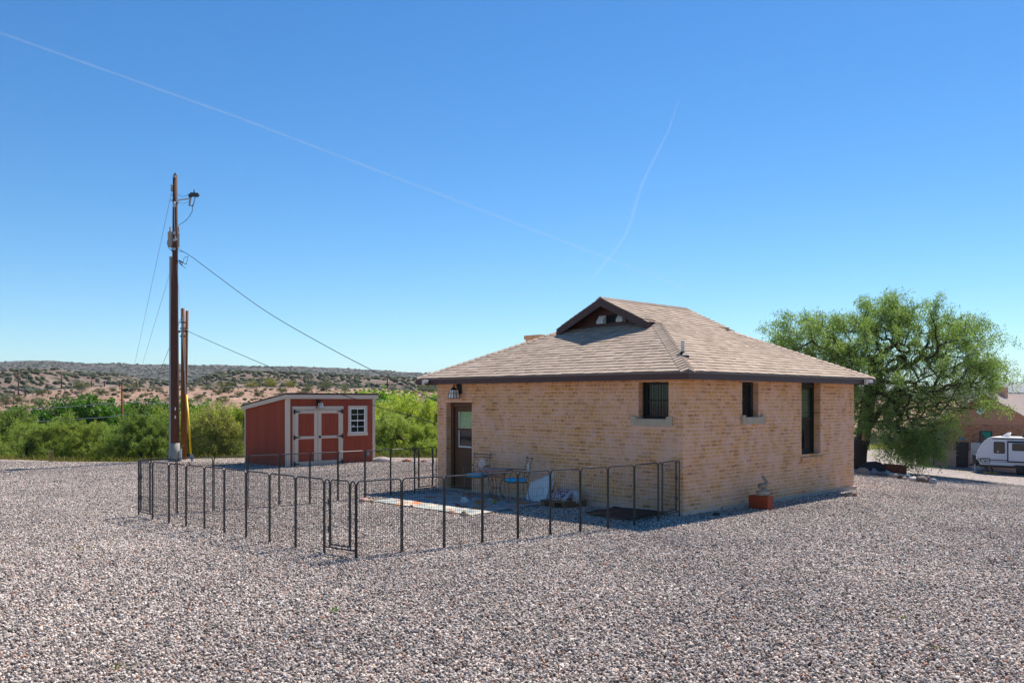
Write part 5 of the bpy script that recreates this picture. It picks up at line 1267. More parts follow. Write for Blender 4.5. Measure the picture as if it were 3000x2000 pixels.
def bwin(x0, x1, z0, z1, mg, nm='window', mid=True):
    f = MB(); f.box((x0, -.02, z0), (x0+.07, .10, z1)); f.box((x1-.07, -.02, z0), (x1, .10, z1)); f.box((x0+.07, -.02, z1-.07), (x1-.07, .10, z1)); f.box((x0+.07, -.02, z0), (x1-.07, .10, z0+.07))
    if mid: f.box((x0+.07, -.01, (z0+z1)/2-.03), (x1-.07, .09, (z0+z1)/2+.03))
    w = f.build(nm, M_black, bld); g = MB(); g.box((x0+.06, -.001, z0+.06), (x1-.06, .015, z1-.06)); g.build('pane', mg, w); return w
M_greyg = glass_mat('grey_blind_glass', (.12, .115, .11, 1), .2)
bwin(bo_[1][0], bo_[1][1], bz[1][0], bz[1][1], M_greyg)
w = bwin(bo_[2][0], bo_[2][1], bz[2][0], bz[2][1], M_glass, 'window', False)
m = MB(); a, b = bo_[2]; zz0, zz1 = bz[2]; m.prism([(a+.18, -.008, zz1-.08), (b-.09, -.008, zz1-.08), (b-.09, -.008, zz1-.50), (a+.50, -.008, zz1-.60)], (0, .004, 0)); m.build('green_curtain', pbr('green_cloth', (.01, .22, .14, 1), .7), w)
m = MB(); a, b = bo_[0]; m.box((a, -.08, bz[0][0]), (b, .0, bz[0][1])); dr = m.build('door', pbr('black_door', (.008, .008, .009, 1), .5), bld)
m = MB()
for z in (.25, .75, 1.25, 1.7): m.box((a+.12, -.095, z), (b-.12, -.081, z+.36))
m.build('door_panel', M_black, dr); m = MB(); m.ball((a+.10, -.12, 1.0), .045, 8, 6); m.build('handle', M_galv, dr)
t = (a+b)/2; m = MB(); m.lathe([(.02, -.12), (.10, -.06), (.12, .04), (.04, .12)], 12, (t, -.16, bz[0][1]+.28)); m.build('blue_lamp', pbr('blue_plastic', (.05, .22, .62, 1), .4), bld, True)
a, b = WB(2730, 1325)[0], WB(2743, 1325)[0]; z0, z1 = WB(2737, 1334)[1], WB(2737, 1315)[1]
m = MB(); m.box((a, -.22, z0), (b, -.052, z1)); m.tube([((a+b)/2, -.12, z0), ((a+b)/2, -.12, 0)], .05, 8); m.build('utility_box', M_fascia, bld)
m = MB(); a = WB(2724, 1348)[0]; z0 = WB(2728, 1352)[1]; m.box((a, -.12, z0), (a+.24, -.052, z0+.24)); m.build('meter_box', M_white, bld)
for px in (2791, 2846, 2841): x = WB(px, 1290)[0]; m = MB(); m.tube([(x, -.09, zs1-.1), (x, -.09, zs1+1.15)], .025, 6); m.build('pipe', M_stuc, bld)
a, b = WB(2856.5, 1310)[0], WB(2884, 1310)[0]
ac = thing('cooler_box', 'pale grey metal box standing against the brick wall behind the trailer nose', 'utility cabinet', BP + BX*a + DR*-1.0, BYAW)
m = MB(); m.box((0, 0, -.2), (b-a, .9, WB(2868, 1295)[1])); m.build('cabinet', pbr('grey_box', (.42, .42, .40, 1), .6), ac); m = MB()
for k in range(5): m.box((.1, -.012, .5+k*.2), (b-a-.1, -.002, .6+k*.2))
m.build('louver', M_grey, ac)
dz = WB(2878, 1203); m = MB(); m.lathe([(.30, -.05), (.27, -.02), (.14, .03), (.01, .04)], 18); do = m.build('satellite_dish', M_white, None, True); do.location = BP + BX*dz[0] - DR*.45 + Vector((0, 0, dz[1])); do.rotation_euler = (R(70), 0, BYAW+R(20)); tag(do, 'white dish on the gable peeking through the tree leaves', 'satellite dish')

# ================================================================== TRAVEL TRAILER
NP = Vector(((2861-1500)/F*67, 67, 0)); NP.z = gzf(NP.x, NP.y)
rv = thing('travel_trailer', 'white travel trailer with black trim and rounded nose parked at the brick building', 'trailer', NP, BYAW)
def WT(px, py): t, z = on_wall(px, py, NP, BX); return t, z - NP.z
M_rv = pbr('white_fibreglass', (.60, .62, .66, 1), .3, .03, 2, spec=.5); M_rvb = pbr('trailer_black_trim', (.02, .02, .022, 1), .4); M_rvg = pbr('trailer_dark_stripe', (.07, .055, .045, 1), .4); M_roof = pbr('white_rubber_roof', (.78, .77, .74, 1), .6)
zb, zt = WT(2880, 1360)[1], WT(2945, 1283)[1]; RL = 6.6; Wd = 2.4
nose = [(WT(2872, 1359)[0], zb), (WT(2863, 1345)[0], WT(2863, 1345)[1]), (WT(2862, 1333)[0], WT(2862, 1333)[1]), (WT(2866, 1320)[0], WT(2866, 1320)[1]), (WT(2875, 1304)[0], WT(2875, 1304)[1]), (WT(2886, 1291)[0], WT(2886, 1291)[1]), (WT(2898, 1284)[0], zt-.02), (WT(2908, 1283)[0], zt)]
m = MB(); m.prism([(x, 0, z) for x, z in nose] + [(RL, 0, zt), (RL, 0, zb)], (0, Wd, 0)); m.build('body', M_rv, rv)
m = MB(); m.box((nose[-1][0]-.15, -.03, zt+.001), (RL+.05, Wd+.03, zt+.06)); m.build('roof', M_roof, rv)
m = MB(); edge = nose[1:]
for (p, q) in zip(edge[:-1], edge[1:]): m.bar((p[0]-.02, .0, p[1]), (q[0]-.02, .0, q[1]), .07, .06, (0, 1, 0))
m.build('nose_trim', M_roof, rv)
m = MB(); m.box((nose[-1][0], -.015, zt-.09), (RL, -.001, zt-.03)); m.build('roof_gutter', M_rvb, rv)
m = MB(); m.box((nose[0][0]-.02, .02, zb-.17), (RL, Wd-.02, zb-.002)); m.build('chassis', M_rvb, rv)
def rrect(m, x0, x1, z0, z1, y, r=.09, ext=.02):
    P = []
    for cx, cz, a0 in ((x1-r, z1-r, 0), (x0+r, z1-r, 90), (x0+r, z0+r, 180), (x1-r, z0+r, 270)):
        for k in range(5): a = R(a0+22.5*k); P.append((cx+r*math.cos(a), y, cz+r*math.sin(a)))
    m.prism(P, (0, ext, 0))
def rvwin(px0, px1, py0, py1, yo=-.02, sticker=False, slide=False):
    x0, z1 = WT(px0, py0); x1, z0 = WT(px1, py1); m = MB(); rrect(m, x0, x1, z0, z1, yo); w = m.build('window', M_rvb, rv)
    g = MB(); rrect(g, x0+.05, x1-.05, z0+.05, z1-.05, yo-.004, .06, .003); g.build('pane', glass_mat('tinted_glass', (.035, .032, .028, 1), .12), w)
    g = MB(); zz = z0 + (z1-z0)*.30; g.box((x0+.05, yo-.010, zz-.012), (x1-.05, yo-.005, zz+.012)); g.build('divider', M_rvb, w)
    if sticker: g = MB(); g.lathe([(.055, 0), (.055, .004)], 12); o = g.build('sticker', M_white, w); o.location = ((x0+x1)/2-.08, yo-.006, z0+.15); o.rotation_euler = (R(90), 0, 0)
rvwin(2911, 2944, 1293, 1328.5, sticker=True)
sx0, sz1 = WT(2951, 1291); sz0 = WT(2960, 1354)[1]
m = MB(); T = .17; m.box((sx0, -.05, sz0), (sx0+T, -.001, sz1)); m.box((sx0+T, -.05, sz1-.14), (RL-.6, -.001, sz1)); m.box((sx0+T, -.05, sz0), (RL-.6, -.001, sz0+.12)); m.build('slide_seal', M_rvb, rv)
m = MB(); m.box((sx0+T, -.30, sz0+.12), (RL-.7, -.002, sz1-.14)); sl = m.build('slide_out', M_rv, rv)
rvwin(2969, 3012, 1298, 1321, -.32)
m = MB(); z = WT(2900, 1346)[1]; zz = WT(2900, 1351)[1]; xe = sx0
m.box((nose[1][0]+.05, -.012, z-.035), (xe, -.001, z+.035)); m.box((nose[1][0]+.05, -.011, zz-.015), (xe, -.001, zz+.015)); m.build('stripe', M_rvg, rv)
x0, z1 = WT(2873, 1340.5); x1, z0 = WT(2900, 1355.5); m = MB(); rr_ = .04
P = []
for cx, cz, a0 in ((x1-.06, z1-.06, 0), (x0+.06, z1-.06, 90), (x0+.06, z0+.06, 180), (x1-.06, z0+.06, 270)):
    for k in range(4): a = R(a0+30*k); P.append((cx+.06*math.cos(a), -.014, cz+.06*math.sin(a)))
m.tube(P, .024, 6, closed=True); hd = m.build('storage_hatch', M_rvb, rv); m = MB(); m.box(((x0+x1)/2-.05, -.03, z0+.07), ((x0+x1)/2+.05, -.001, z0+.17)); m.build('latch', M_rvb, hd)
x, z = WT(2866, 1340); m = MB(); m.ball((x+.02, -.01, z), .05, 8, 6, (1, .4, .7)); m.build('marker_light', pbr('red_lens', (.35, .02, .02, 1), .3), rv)
x0, z1 = WT(2848, 1331); x1, z0 = WT(2861, 1360); m = MB(); m.lathe([(.30, z0), (.33, z0+.05), (.33, z1-.1), (.28, z1-.02), (.05, z1)], 18, (x0+.12, Wd/2-.6, 0)); m.lathe([(.30, z0), (.33, z0+.05), (.33, z1-.1), (.28, z1-.02), (.05, z1)], 18, (x0+.12, Wd/2+.1, 0)); m.build('propane_cover', M_rvb, rv, True)
m = MB(); xj = WT(2846, 1370)[0]; m.bar((nose[0][0], .5, zb-.1), (xj-.15, Wd/2-.2, zb-.14), .1, .14); m.bar((nose[0][0], Wd-.5, zb-.1), (xj-.15, Wd/2+.2, zb-.14), .1, .14); m.box((xj-.5, Wd/2-.12, zb-.22), (xj, Wd/2+.12, zb-.06)); m.build('hitch', M_rvb, rv)
m = MB(); m.tube([(xj, Wd/2-.4, .04), (xj, Wd/2-.4, zb+.25)], .055, 8); m.box((xj-.2, Wd/2-.6, -.03), (xj+.2, Wd/2-.2, .05)); m.build('tongue_jack', M_galv, rv)
for px, y in ((2885, .25), (2897, .5)):
    x = WT(px, 1370)[0]; m = MB(); m.bar((x, y, zb-.15), (x+.15, y, .08), .09, .09); j = m.build('stabilizer_jack', M_rvb, rv); m = MB(); m.box((x-.12, y-.2, -.03), (x+.42, y+.2, .075)); m.build('yellow_pad', pbr('yellow_block', (.55, .36, .03, 1), .6), j)
for wx in (WT(2991, 1380)[0], WT(2991, 1380)[0]+.9):
    m = MB(); m.lathe([(.20, -.11), (.34, -.11), (.37, -.07), (.37, .07), (.34, .11), (.20, .11)], 26); o = m.build('wheel', M_rvb, rv, True); o.location = (wx, .15, .36); o.rotation_euler = (R(90), 0, 0)
    m = MB(); m.lathe([(.20, .09), (.17, .10), (.05, .075), (.01, .085)], 18); q = m.build('rim', M_galv, o, True)
m = MB(); xw = WT(2991, 1380)[0]; m.box((xw-.5, -.02, zb-.16), (xw+1.4, -.003, zb+.04)); m.prism([(xw-.55, -.03, zb-.1), (xw+1.45, -.03, zb-.1), (xw+1.25, -.03, zb+.08), (xw-.35, -.03, zb+.08)], (0, .008, 0)); m.build('wheel_arch', M_rvb, rv)
x0 = WT(2920, 1275)[0]; m = MB(); m.prism([(x0, .9, zt+.06), (x0+.5, .9, zt+.06), (x0+.62, .9, zt+.40), (x0+.50, .9, zt+.40)], (0, .5, 0)); m.build('roof_vent', M_roof, rv)
x0 = WT(2984, 1275)[0]; m = MB(); m.prism([(x0, .8, zt+.061), (x0+1.0, .8, zt+.061), (x0+.95, .8, zt+.40), (x0+.4, .8, zt+.44), (x0+.12, .8, zt+.28)], (0, .7, 0)); m.build('air_conditioner', M_rvb, rv)

# far wooden fence and grass strip seen under the tree
gx = lambda px, Y: (px-1500)/F*Y
fy = 108; f0 = Vector((gx(2500, fy), fy, gzf(gx(2500, fy), fy)))
wf = thing('board_fence', 'grey wooden board fence far off under the right-hand tree', 'fence', f0)
M_gw = wood_mat('grey_boards', (.20, .17, .15, 1))
for k in range(60):
    m = MB(); x = k*.2; zz = gzf(f0.x+x, fy)-f0.z; m.box((x, 0, zz-.1), (x+.18, .03, zz+1.15)); m.build('board', M_gw, wf)
m = MB(); m.box((0, .03, .3), (12, .07, .38)); m.box((0, .03, .85), (12, .07, .93)); m.build('rail', M_gw, wf)
pp = G(2687, 1364); t = thing('sign_post', 'thin rusty post at the left corner of the brick building', 'post', (gx(2687, 74), 74, gzf(gx(2687, 74), 74)))
m = MB(); m.tube([(0, 0, -.3), (0, 0, 1.25)], .07, 8); m.build('post_shaft', M_pole, t)
# ================================================================== VEGETATION
def leaf_mat(name, cols, trans=.45, rough=.55):
    n = NT(name); r = n.rnd() if False else n.add('ShaderNodeNewGeometry').outputs['Random Per Island']
    col = n.ramp(r, cols); oc = n.add('ShaderNodeObjectInfo').outputs['Color']; col = n.mix(1., col, oc, 'MULTIPLY')
    col = n.mix(n.noise(n.obj(), 1.3, 3), n.mix(1., col, (.75, .78, .75, 1), 'MULTIPLY'), n.mix(1., col, (1.22, 1.2, 1.2, 1), 'MULTIPLY'))
    n.set(Base_Color=col, Roughness=rough, Specular_IOR_Level=.25)
    tl = n.add('ShaderNodeBsdfTranslucent'); n.link(n.mix(1., col, (1.25, 1.35, .55, 1), 'MULTIPLY'), tl.inputs['Color'])
    mx = n.add('ShaderNodeMixShader', {0: trans}); n.link(n.p.outputs[0], mx.inputs[1]); n.link(tl.outputs[0], mx.inputs[2]); n.link(mx.outputs[0], n.out.inputs['Surface'])
    return n.m
M_bark = wood_mat('dark_bark', (.060, .045, .036, 1), .5, 5)
M_bark2 = wood_mat('grey_bark', (.16, .14, .12, 1), .4, 5)
M_mesq = leaf_mat('mesquite_leaf', [(0, (.105, .150, .040)), (.5, (.165, .215, .058)), (1, (.245, .280, .085))], .42)
M_cott = leaf_mat('broad_leaf', [(0, (.040, .105, .012)), (.5, (.070, .165, .018)), (1, (.12, .235, .028))], .4, .4)
M_oliv = leaf_mat('olive_leaf', [(0, (.12, .125, .045)), (.5, (.20, .205, .075)), (.85, (.28, .27, .10)), (1, (.42, .38, .10))], .4)
M_blade = leaf_mat('dry_blade', [(0, (.16, .15, .05)), (.5, (.22, .18, .07)), (1, (.26, .13, .06))], .3)

def grow(attr, trunks, rg, up=.12, tip=.007, pw=.46, rmax=.3):
    nodes = []; par = []
    for tr_ in trunks:
        for k, p in enumerate(tr_):
            nodes.append(np.array(p, float)); par.append(len(nodes)-2 if k else -1)
    free = [i for i in range(len(nodes))]
    base = np.array([t[-1] for t in trunks]).mean(0)
    order = np.argsort(np.linalg.norm(attr-base, axis=1)); NA = np.array(nodes); lead = []
    forb = set(); idx = 0
    for t in trunks:
        for k in range(len(t)):
            if k < len(t)*.45: forb.add(idx)
            idx += 1
    pen_ = np.array([6.0 if i in forb else 0 for i in range(len(nodes))]); dep = np.array([0.0]*len(nodes))
    for a in attr[order]:
        dv = a - NA; d = np.linalg.norm(dv, axis=1) + pen_ + .35*np.maximum(0, NA[:, 2]-a[2]) + .0
        j = int(np.argmin(d)); p = NA[j]; L = np.linalg.norm(a-p); n = 2 if L > .35 else 1; prev = j
        for s in range(1, n+1):
            t = s/n; q = p + (a-p)*t
            if s < n: q = q + rg.normal(0, .07*L, 3) + np.array([0, 0, up*L])
            NA = np.vstack([NA, q]); pen_ = np.append(pen_, 0); par.append(prev); prev = len(NA)-1
        lead.append(prev)
    cnt = np.zeros(len(NA))
    for l in lead: cnt[l] += 1
    for i in range(len(NA)-1, -1, -1):
        if par[i] >= 0: cnt[par[i]] += cnt[i]
    rad = np.minimum(tip*np.maximum(cnt, .6)**pw, rmax)
    return NA, par, rad, lead
def branch_mesh(name, NA, par, rad, mat, k=5):
    V = []; Q = []; b = 0; ang = np.arange(k)*2*np.pi/k
    for i, p in enumerate(par):
        if p < 0: continue
        a, c = NA[p], NA[i]; d = c-a; L = np.linalg.norm(d)
        if L < 1e-4: continue
        d /= L; u = np.cross(d, [0.3, .5, .81]); u /= np.linalg.norm(u)+1e-9; w = np.cross(d, u)
        r0 = min(rad[p], rad[i]*1.5); ring = np.cos(ang)[:, None]*u + np.sin(ang)[:, None]*w
        V.append(a - d*r0*.3 + ring*r0); V.append(c + ring*rad[i])
        for s in range(k): Q.append((b+s, b+(s+1) % k, b+k+(s+1) % k, b+k+s))
        b += 2*k
    return np_mesh(name, np.concatenate(V), np.array(Q), mat, True)
def leaves_mesh(name, C, rg, per, spread, ln, wd, droop, mat, flat=.0):
    n = len(C)*per; c = np.repeat(C, per, 0)
    # leaves sit along short twigs that leave each shoot
    tw = rg.normal(0, 1, (len(C), 5, 3)); tw[..., 2] -= droop; tw /= np.linalg.norm(tw, axis=2, keepdims=True)+1e-9
    ti = rg.integers(0, 5, n); t = rg.random(n)**.7*spread*1.5
    dirn = tw[np.repeat(np.arange(len(C)), per), ti]
    c = c + dirn*t[:, None] + rg.normal(0, spread*.20, (n, 3)); c[:, 2] -= droop*(t**2)*.6
    d = dirn*.8 + rg.normal(0, .7, (n, 3)); d[:, 2] -= droop*.6; d /= np.linalg.norm(d, axis=1, keepdims=True)+1e-9
    nr = rg.normal(0, 1, (n, 3)); nr[:, 2] += flat; s = np.cross(d, nr); s /= np.linalg.norm(s, axis=1, keepdims=True)+1e-9
    L = ln*rg.uniform(.6, 1.3, n)[:, None]; W = wd*rg.uniform(.7, 1.3, n)[:, None]
    V = np.stack([c, c + d*L*.5 + s*W*.5, c + d*L, c + d*L*.5 - s*W*.5], 1).reshape(-1, 3)
    return np_mesh(name, V, np.arange(n*4).reshape(-1, 4), mat)
def blob_points(rg, blobs, n):
    out = []; vol = np.array([b[3]*b[4]*b[5] for b in blobs])**(2/3); vol /= vol.sum()
    for b, f in zip(blobs, vol):
        k = max(3, int(n*f)); d = rg.normal(0, 1, (k, 3)); d /= np.linalg.norm(d, axis=1, keepdims=True)
        r = rg.random(k)**.42; r = .25 + .75*r; lump = 1 + .22*np.sin(d[:, 0]*5+b[0])*np.cos(d[:, 1]*4+b[1]) + .1*rg.normal(0, 1, k)
        out.append(np.array(b[:3]) + d*(r*lump)[:, None]*np.array(b[3:6]))
    return np.concatenate(out)
def shoots(P, ctr, rg, prob, n=4, step=.13, up=.35):
    out = [P]; d = P - ctr; r = np.linalg.norm(d, axis=1, keepdims=True); d = d/(r+1e-9); far = (r[:, 0] > np.quantile(r, .45)) & (rg.random(len(P)) < prob)
    q = P[far]; e = d[far] + rg.normal(0, .25, q.shape); e[:, 2] += up; e /= np.linalg.norm(e, axis=1, keepdims=True); m = rg.uniform(.5, 1.5, (len(q), 1))
    for k in range(1, n+1): out.append(q + e*step*k*m + np.array([0, 0, -.012*k*k]))
    return np.concatenate(out)
def rag(rg, c, R_, n, r0, r1):
    return [(*(np.array(c) + (lambda v: v/np.linalg.norm(v)*rg.random()**.5)(rg.normal(0, 1, 3))*np.array(R_)), *([rg.uniform(r0, r1)*1.15]*2), rg.uniform(r0, r1)*.75) for _ in range(n)]
def tree_meshes(key, seed, blobs, n, trunks, leafm, per, spread, ln, wd, droop, bark=M_bark, up=.12, tip=.008, rmax=.2, flat=0., sh=0):
    rg = np.random.default_rng(seed); A = blob_points(rg, blobs, n); A = A[A[:, 2] > .25]
    NA, par, rad, lead = grow(A, trunks, rg, up, tip, .46, rmax)
    C_ = NA[lead]
    if sh: C_ = shoots(C_, np.array([0, 0, 1.6]), rg, sh)
    tm = branch_mesh('trunk', NA, par, rad, bark); cm = leaves_mesh('crown', C_, rg, per, spread, ln, wd, droop, leafm, flat)
    return tm, cm
def place_tree(name, label, cat, meshes, loc, rz, s, color=(1, 1, 1, 1), group=None, sz=None):
    t = thing(name, label, cat, loc, rz, group); t.scale = (s, s, sz or s)
    for nm, me in zip(('trunk', 'crown'), meshes):
        o = bpy.data.objects.new(nm, me); link(o, t); o.color = color
    return t
def stem(rg, a, b, n=7, wob=.10):
    P = [np.array(a)*(1-t) + np.array(b)*t + (rg.normal(0, wob, 3) if 0 < t < 1 else 0) for t in np.linspace(0, 1, n)]; return P
rg0 = np.random.default_rng(2)
# --- variants (unit size in metres), shared by the trees that are alike
MES = []
for k, (sd, lean) in enumerate(((11, .5), (12, -.4), (13, .1))):
    r_ = np.random.default_rng(sd)
    bl = rag(r_, (lean, 0, 2.35), (2.5, 1.9, 1.75), 20, .45, 1.0) + [(lean, 0, 3.4, 1.2, 1.1, .8)]
    st_ = [stem(r_, (0, 0, -.2), (lean*.7-.9, .1, 2.2)), stem(r_, (.12, .05, -.2), (lean+.9, -.2, 2.3)), stem(r_, (-.1, -.1, -.2), (lean*.5, -.5, 1.8))]
    MES.append(tree_meshes('mesquite', sd, bl, 460, st_, M_mesq, 66, .17, .105, .030, .3, up=.1, flat=1.0, sh=.5))
COT = []
for sd in (21, 22):
    r_ = np.random.default_rng(sd)
    bl = [(0, 0, 5.3, 2.2, 2.0, 1.7), (-1.6, .2, 4.4, 1.5, 1.4, 1.4), (1.7, -.2, 4.2, 1.5, 1.4, 1.5), (.2, -1.2, 3.4, 2.1, 1.1, 1.2), (-.8, -.8, 2.4, 1.8, 1.0, 1.0)]
    COT.append(tree_meshes('cottonwood', sd, bl, 420, [stem(r_, (0, 0, -.3), (.1, 0, 4.0), 8, .06)], M_cott, 46, .36, .19, .15, .1, M_bark2, up=.25, flat=1.2))
r_ = np.random.default_rng(31)
OLI = tree_meshes('olive', 31, [(0, 0, 2.6, 1.7, 1.4, 1.3), (-.9, 0, 1.9, 1.1, 1.1, 1.0), (1.0, -.1, 1.7, 1.2, 1.0, 1.1), (.2, -.7, 1.0, 1.7, .7, .8), (.1, .1, 3.4, .9, .8, .8)], 520, [stem(r_, (0, 0, -.2), (.1, 0, 2.2)), stem(r_, (.1, 0, -.2), (.9, 0, 1.7)), stem(r_, (-.1, 0, -.2), (-.7, 0, 1.8))], M_oliv, 60, .24, .10, .042, .1, M_bark2, flat=.5)
r_ = np.random.default_rng(41)
SHR = tree_meshes('shrub', 41, [(0, 0, .75, .9, .8, .65), (.5, 0, .5, .6, .6, .45), (-.5, .1, .5, .6, .6, .45)], 110, [stem(r_, (0, 0, -.1), (.1, 0, .5), 4, .03), stem(r_, (0, 0, -.1), (-.3, 0, .5), 4, .03)], M_mesq, 40, .16, .09, .030, 0, M_bark2, tip=.005)

def gtree(kind, px, Y, h, label, color=(1, 1, 1, 1), rz=0., name='mesquite_tree', cat='tree', group=None, k=0, w=None):
    ms = {'M': MES[k % 3], 'C': COT[k % 2], 'O': OLI}[kind]; nat = {'M': 4.5, 'C': 7.3, 'O': 4.2}[kind]
    x = (px-1500)/F*Y; s = h/nat; return place_tree(name, label, cat, ms, (x, Y, gzf(x, Y)-.05), rz, (w or s), color, group, s)
Hh = lambda px, py, Y: CAM_H + (HY-py)/F*Y - gzf((px-1500)/F*Y, Y)        # height of a tree whose top shows at py
gW = 'green trees growing in the wash beyond the gravel'
L_ = (2.1, 1.9, 1.3, 1); D_ = (1.0, 1.1, .95, 1); N_ = (1.45, 1.45, 1.3, 1); Y_ = (1.35, 1.2, .9, 1)
TL = [ # kind, px, Y, top py, label, colour, variant, rotation
 ('M', 70, 34.0, 1232, 'front mesquite tree with bare forked trunks at the far left edge of the wash', N_, 0, .4),
 ('M', 245, 34.5, 1236, 'front mesquite tree standing behind the gravel left of the orange brown pole', (1.45, 1.4, 1.1, 1), 1, 1.9),
 ('M', 425, 33.6, 1205, 'dark trunked mesquite tree just left of the tall dark pole', D_, 2, 2.6),
 ('O', 628, 34.0, 1182, 'olive yellow shrubby tree right of the yellow guy guard', N_, 0, .3),
 ('M', 716, 36.0, 1190, 'mesquite tree with dark curving limbs touching the left end of the shed', (1.7, 1.6, 1.0, 1), 1, 3.6),
 ('M', 1150, 35.0, 1205, 'pale grey green mesquite tree right beside the red shed', (1.9, 1.8, 1.8, 1), 2, .9),
 ('M', 1262, 35.0, 1230, 'low mesquite tree with straggly stems beside the left corner of the house', (1.8, 1.75, 1.3, 1), 0, 4.4),
 ('M', -90, 36.0, 1220, 'mesquite tree cut off by the left edge of the view', N_, 2, 1.2),
 ('M', 150, 42.0, 1224, 'mesquite tree in the second row behind the two left front mesquites', (1.25, 1.3, 1.1, 1), 2, 5.1),
 ('M', 340, 43.0, 1226, 'mesquite tree behind the foot of the orange brown pole', (1.15, 1.25, 1.1, 1), 0, 2.2),
 ('M', 20, 46.0, 1200, 'taller dull green mesquite tree in the second row at far left', (.9, .95, .9, 1), 1, .1),
 ('M', 500, 44.0, 1204, 'mesquite tree directly behind the two tall poles', (1.4, 1.35, 1.0, 1), 1, 4.0),
 ('M', 800, 44.0, 1180, 'mesquite tree mostly hidden behind the left half of the shed', L_, 0, 3.0),
 ('M', 960, 44.0, 1180, 'mesquite tree mostly hidden behind the right half of the shed', L_, 2, 5.5),
 ('M', 1090, 43.0, 1165, 'lime green mesquite tree whose top shows at the right end of the shed roof', L_, 1, 2.0),
 ('M', 1205, 44.0, 1168, 'tall lime green mesquite tree midway between shed and house', (2.4, 2.1, 1.3, 1), 0, .7),
 ('M', 1310, 43.0, 1172, 'lime green mesquite tree half hidden by the left house wall', L_, 2, 3.3),
 ('C', 60, 80.0, 1186, 'leftmost dark green broadleaf tree at the foot of the bank', D_, 0, .5),
 ('C', 190, 78.0, 1163, 'dark green broadleaf tree left of the tallest one below the bank', (.8, .9, .8, 1), 1, 1.5),
 ('C', 272, 76.0, 1152, 'tallest dark green broadleaf tree left of the orange brown pole', (.95, 1, .9, 1), 0, 2.5),
 ('C', 352, 80.0, 1178, 'dark green broadleaf tree behind the orange brown pole', D_, 1, 3.7),
 ('C', 440, 78.0, 1163, 'dark green broadleaf tree left of the tall dark pole below the bank', (.95, 1, .9, 1), 0, 4.6),
 ('C', 560, 80.0, 1168, 'bright green broadleaf tree top showing right of the tall poles', (1.5, 1.35, .9, 1), 1, 5.2),
 ('C', 655, 82.0, 1190, 'lime broadleaf tree top between the poles and the shed', (2.0, 1.7, .9, 1), 0, .9),
 ('C', 1040, 74.0, 1146, 'bright lime broadleaf tree peeking over the right end of the shed roof', (2.3, 1.8, .9, 1), 1, 1.1),
 ('C', 1110, 72.0, 1140, 'tallest bright lime broadleaf tree right of the shed roof', (2.3, 1.8, .9, 1), 0, 2.9),
 ('C', 1175, 78.0, 1144, 'bright lime broadleaf tree left of the gap in the tree tops', (2.2, 1.75, .9, 1), 1, 4.1),
 ('C', 1285, 74.0, 1152, 'bright lime broadleaf tree whose top meets the house eave corner', (2.2, 1.75, .9, 1), 0, 5.9)]
for kd, px, Y, py, lb, colr, kk, rz in TL:
    h = Hh(px, py, Y)*1.02; nm = {'M': 'mesquite_tree', 'C': 'broadleaf_tree', 'O': 'olive_tree'}[kd]
    gtree(kd, px, Y, h, lb, colr, rz, nm, 'tree', gW, kk, w=(h/7.3*1.15 if kd == 'C' else None))
for kk, (px, Y, py, lb) in enumerate(((560, 35, 1262, 'low shrub in the dark gap right of the tall poles'), (1205, 33.5, 1300, 'low bright shrub at the gravel edge between shed and house'), (330, 33.5, 1290, 'low dark shrub at the gravel edge below the orange brown pole'), (160, 33.5, 1300, 'low shrub at the gravel edge between the two left front mesquites'), (1110, 33.3, 1295, 'low shrub behind the pale boulder beside the shed'), (700, 34, 1296, 'low shrub at the gravel edge left of the shed'))):
    x = (px-1500)/F*Y; s = Hh(px, py, Y)/1.35; place_tree('shrub', lb, 'shrub', SHR, (x, Y, gzf(x, Y)), kk*1.3, s, (1.2, 1.2, .8, 1), 'low shrubs at the gravel edge')

# bushes on the near bank: single plants, copied
BX_ = [(12, 1178, 66), (113, 1180, 60), (238, 1141, 80), (292, 1146, 44), (385, 1139, 66), (370, 1160, 34), (330, 1141, 40), (465, 1137, 40), (120, 1148, 50), (55, 1172, 60), (430, 1154, 30), (600, 1136, 44), (660, 1143, 90), (636, 1150, 40),
       (560, 1141, 30), (700, 1154, 40), (585, 1164, 50), (650, 1174, 60), (735, 1131, 60), (790, 1128, 70), (845, 1127, 60), (755, 1150, 40), (830, 1144, 50), (905, 1142, 60), (950, 1139, 70), (885, 1152, 40), (1010, 1139, 50), (1240, 1142, 60), (1268, 1141, 50), (1215, 1150, 30), (1190, 1146, 30), (190, 1158, 30), (500, 1170, 40), (540, 1180, 40), (1150, 1140, 40)]
Xb, Yb_, Zb = bank
def bank_at(px, py):
    i = np.argmin(np.abs(Xb[:, 0]/Yb_[:, 0]*F + 1500 - px)); s_ = HY - (Zb[i]-CAM_H)*F/Yb_[i]; j = int(np.argmin(np.abs(s_[:46]-py))); return Vector((Xb[i, j], Yb_[i, j], Zb[i, j]))
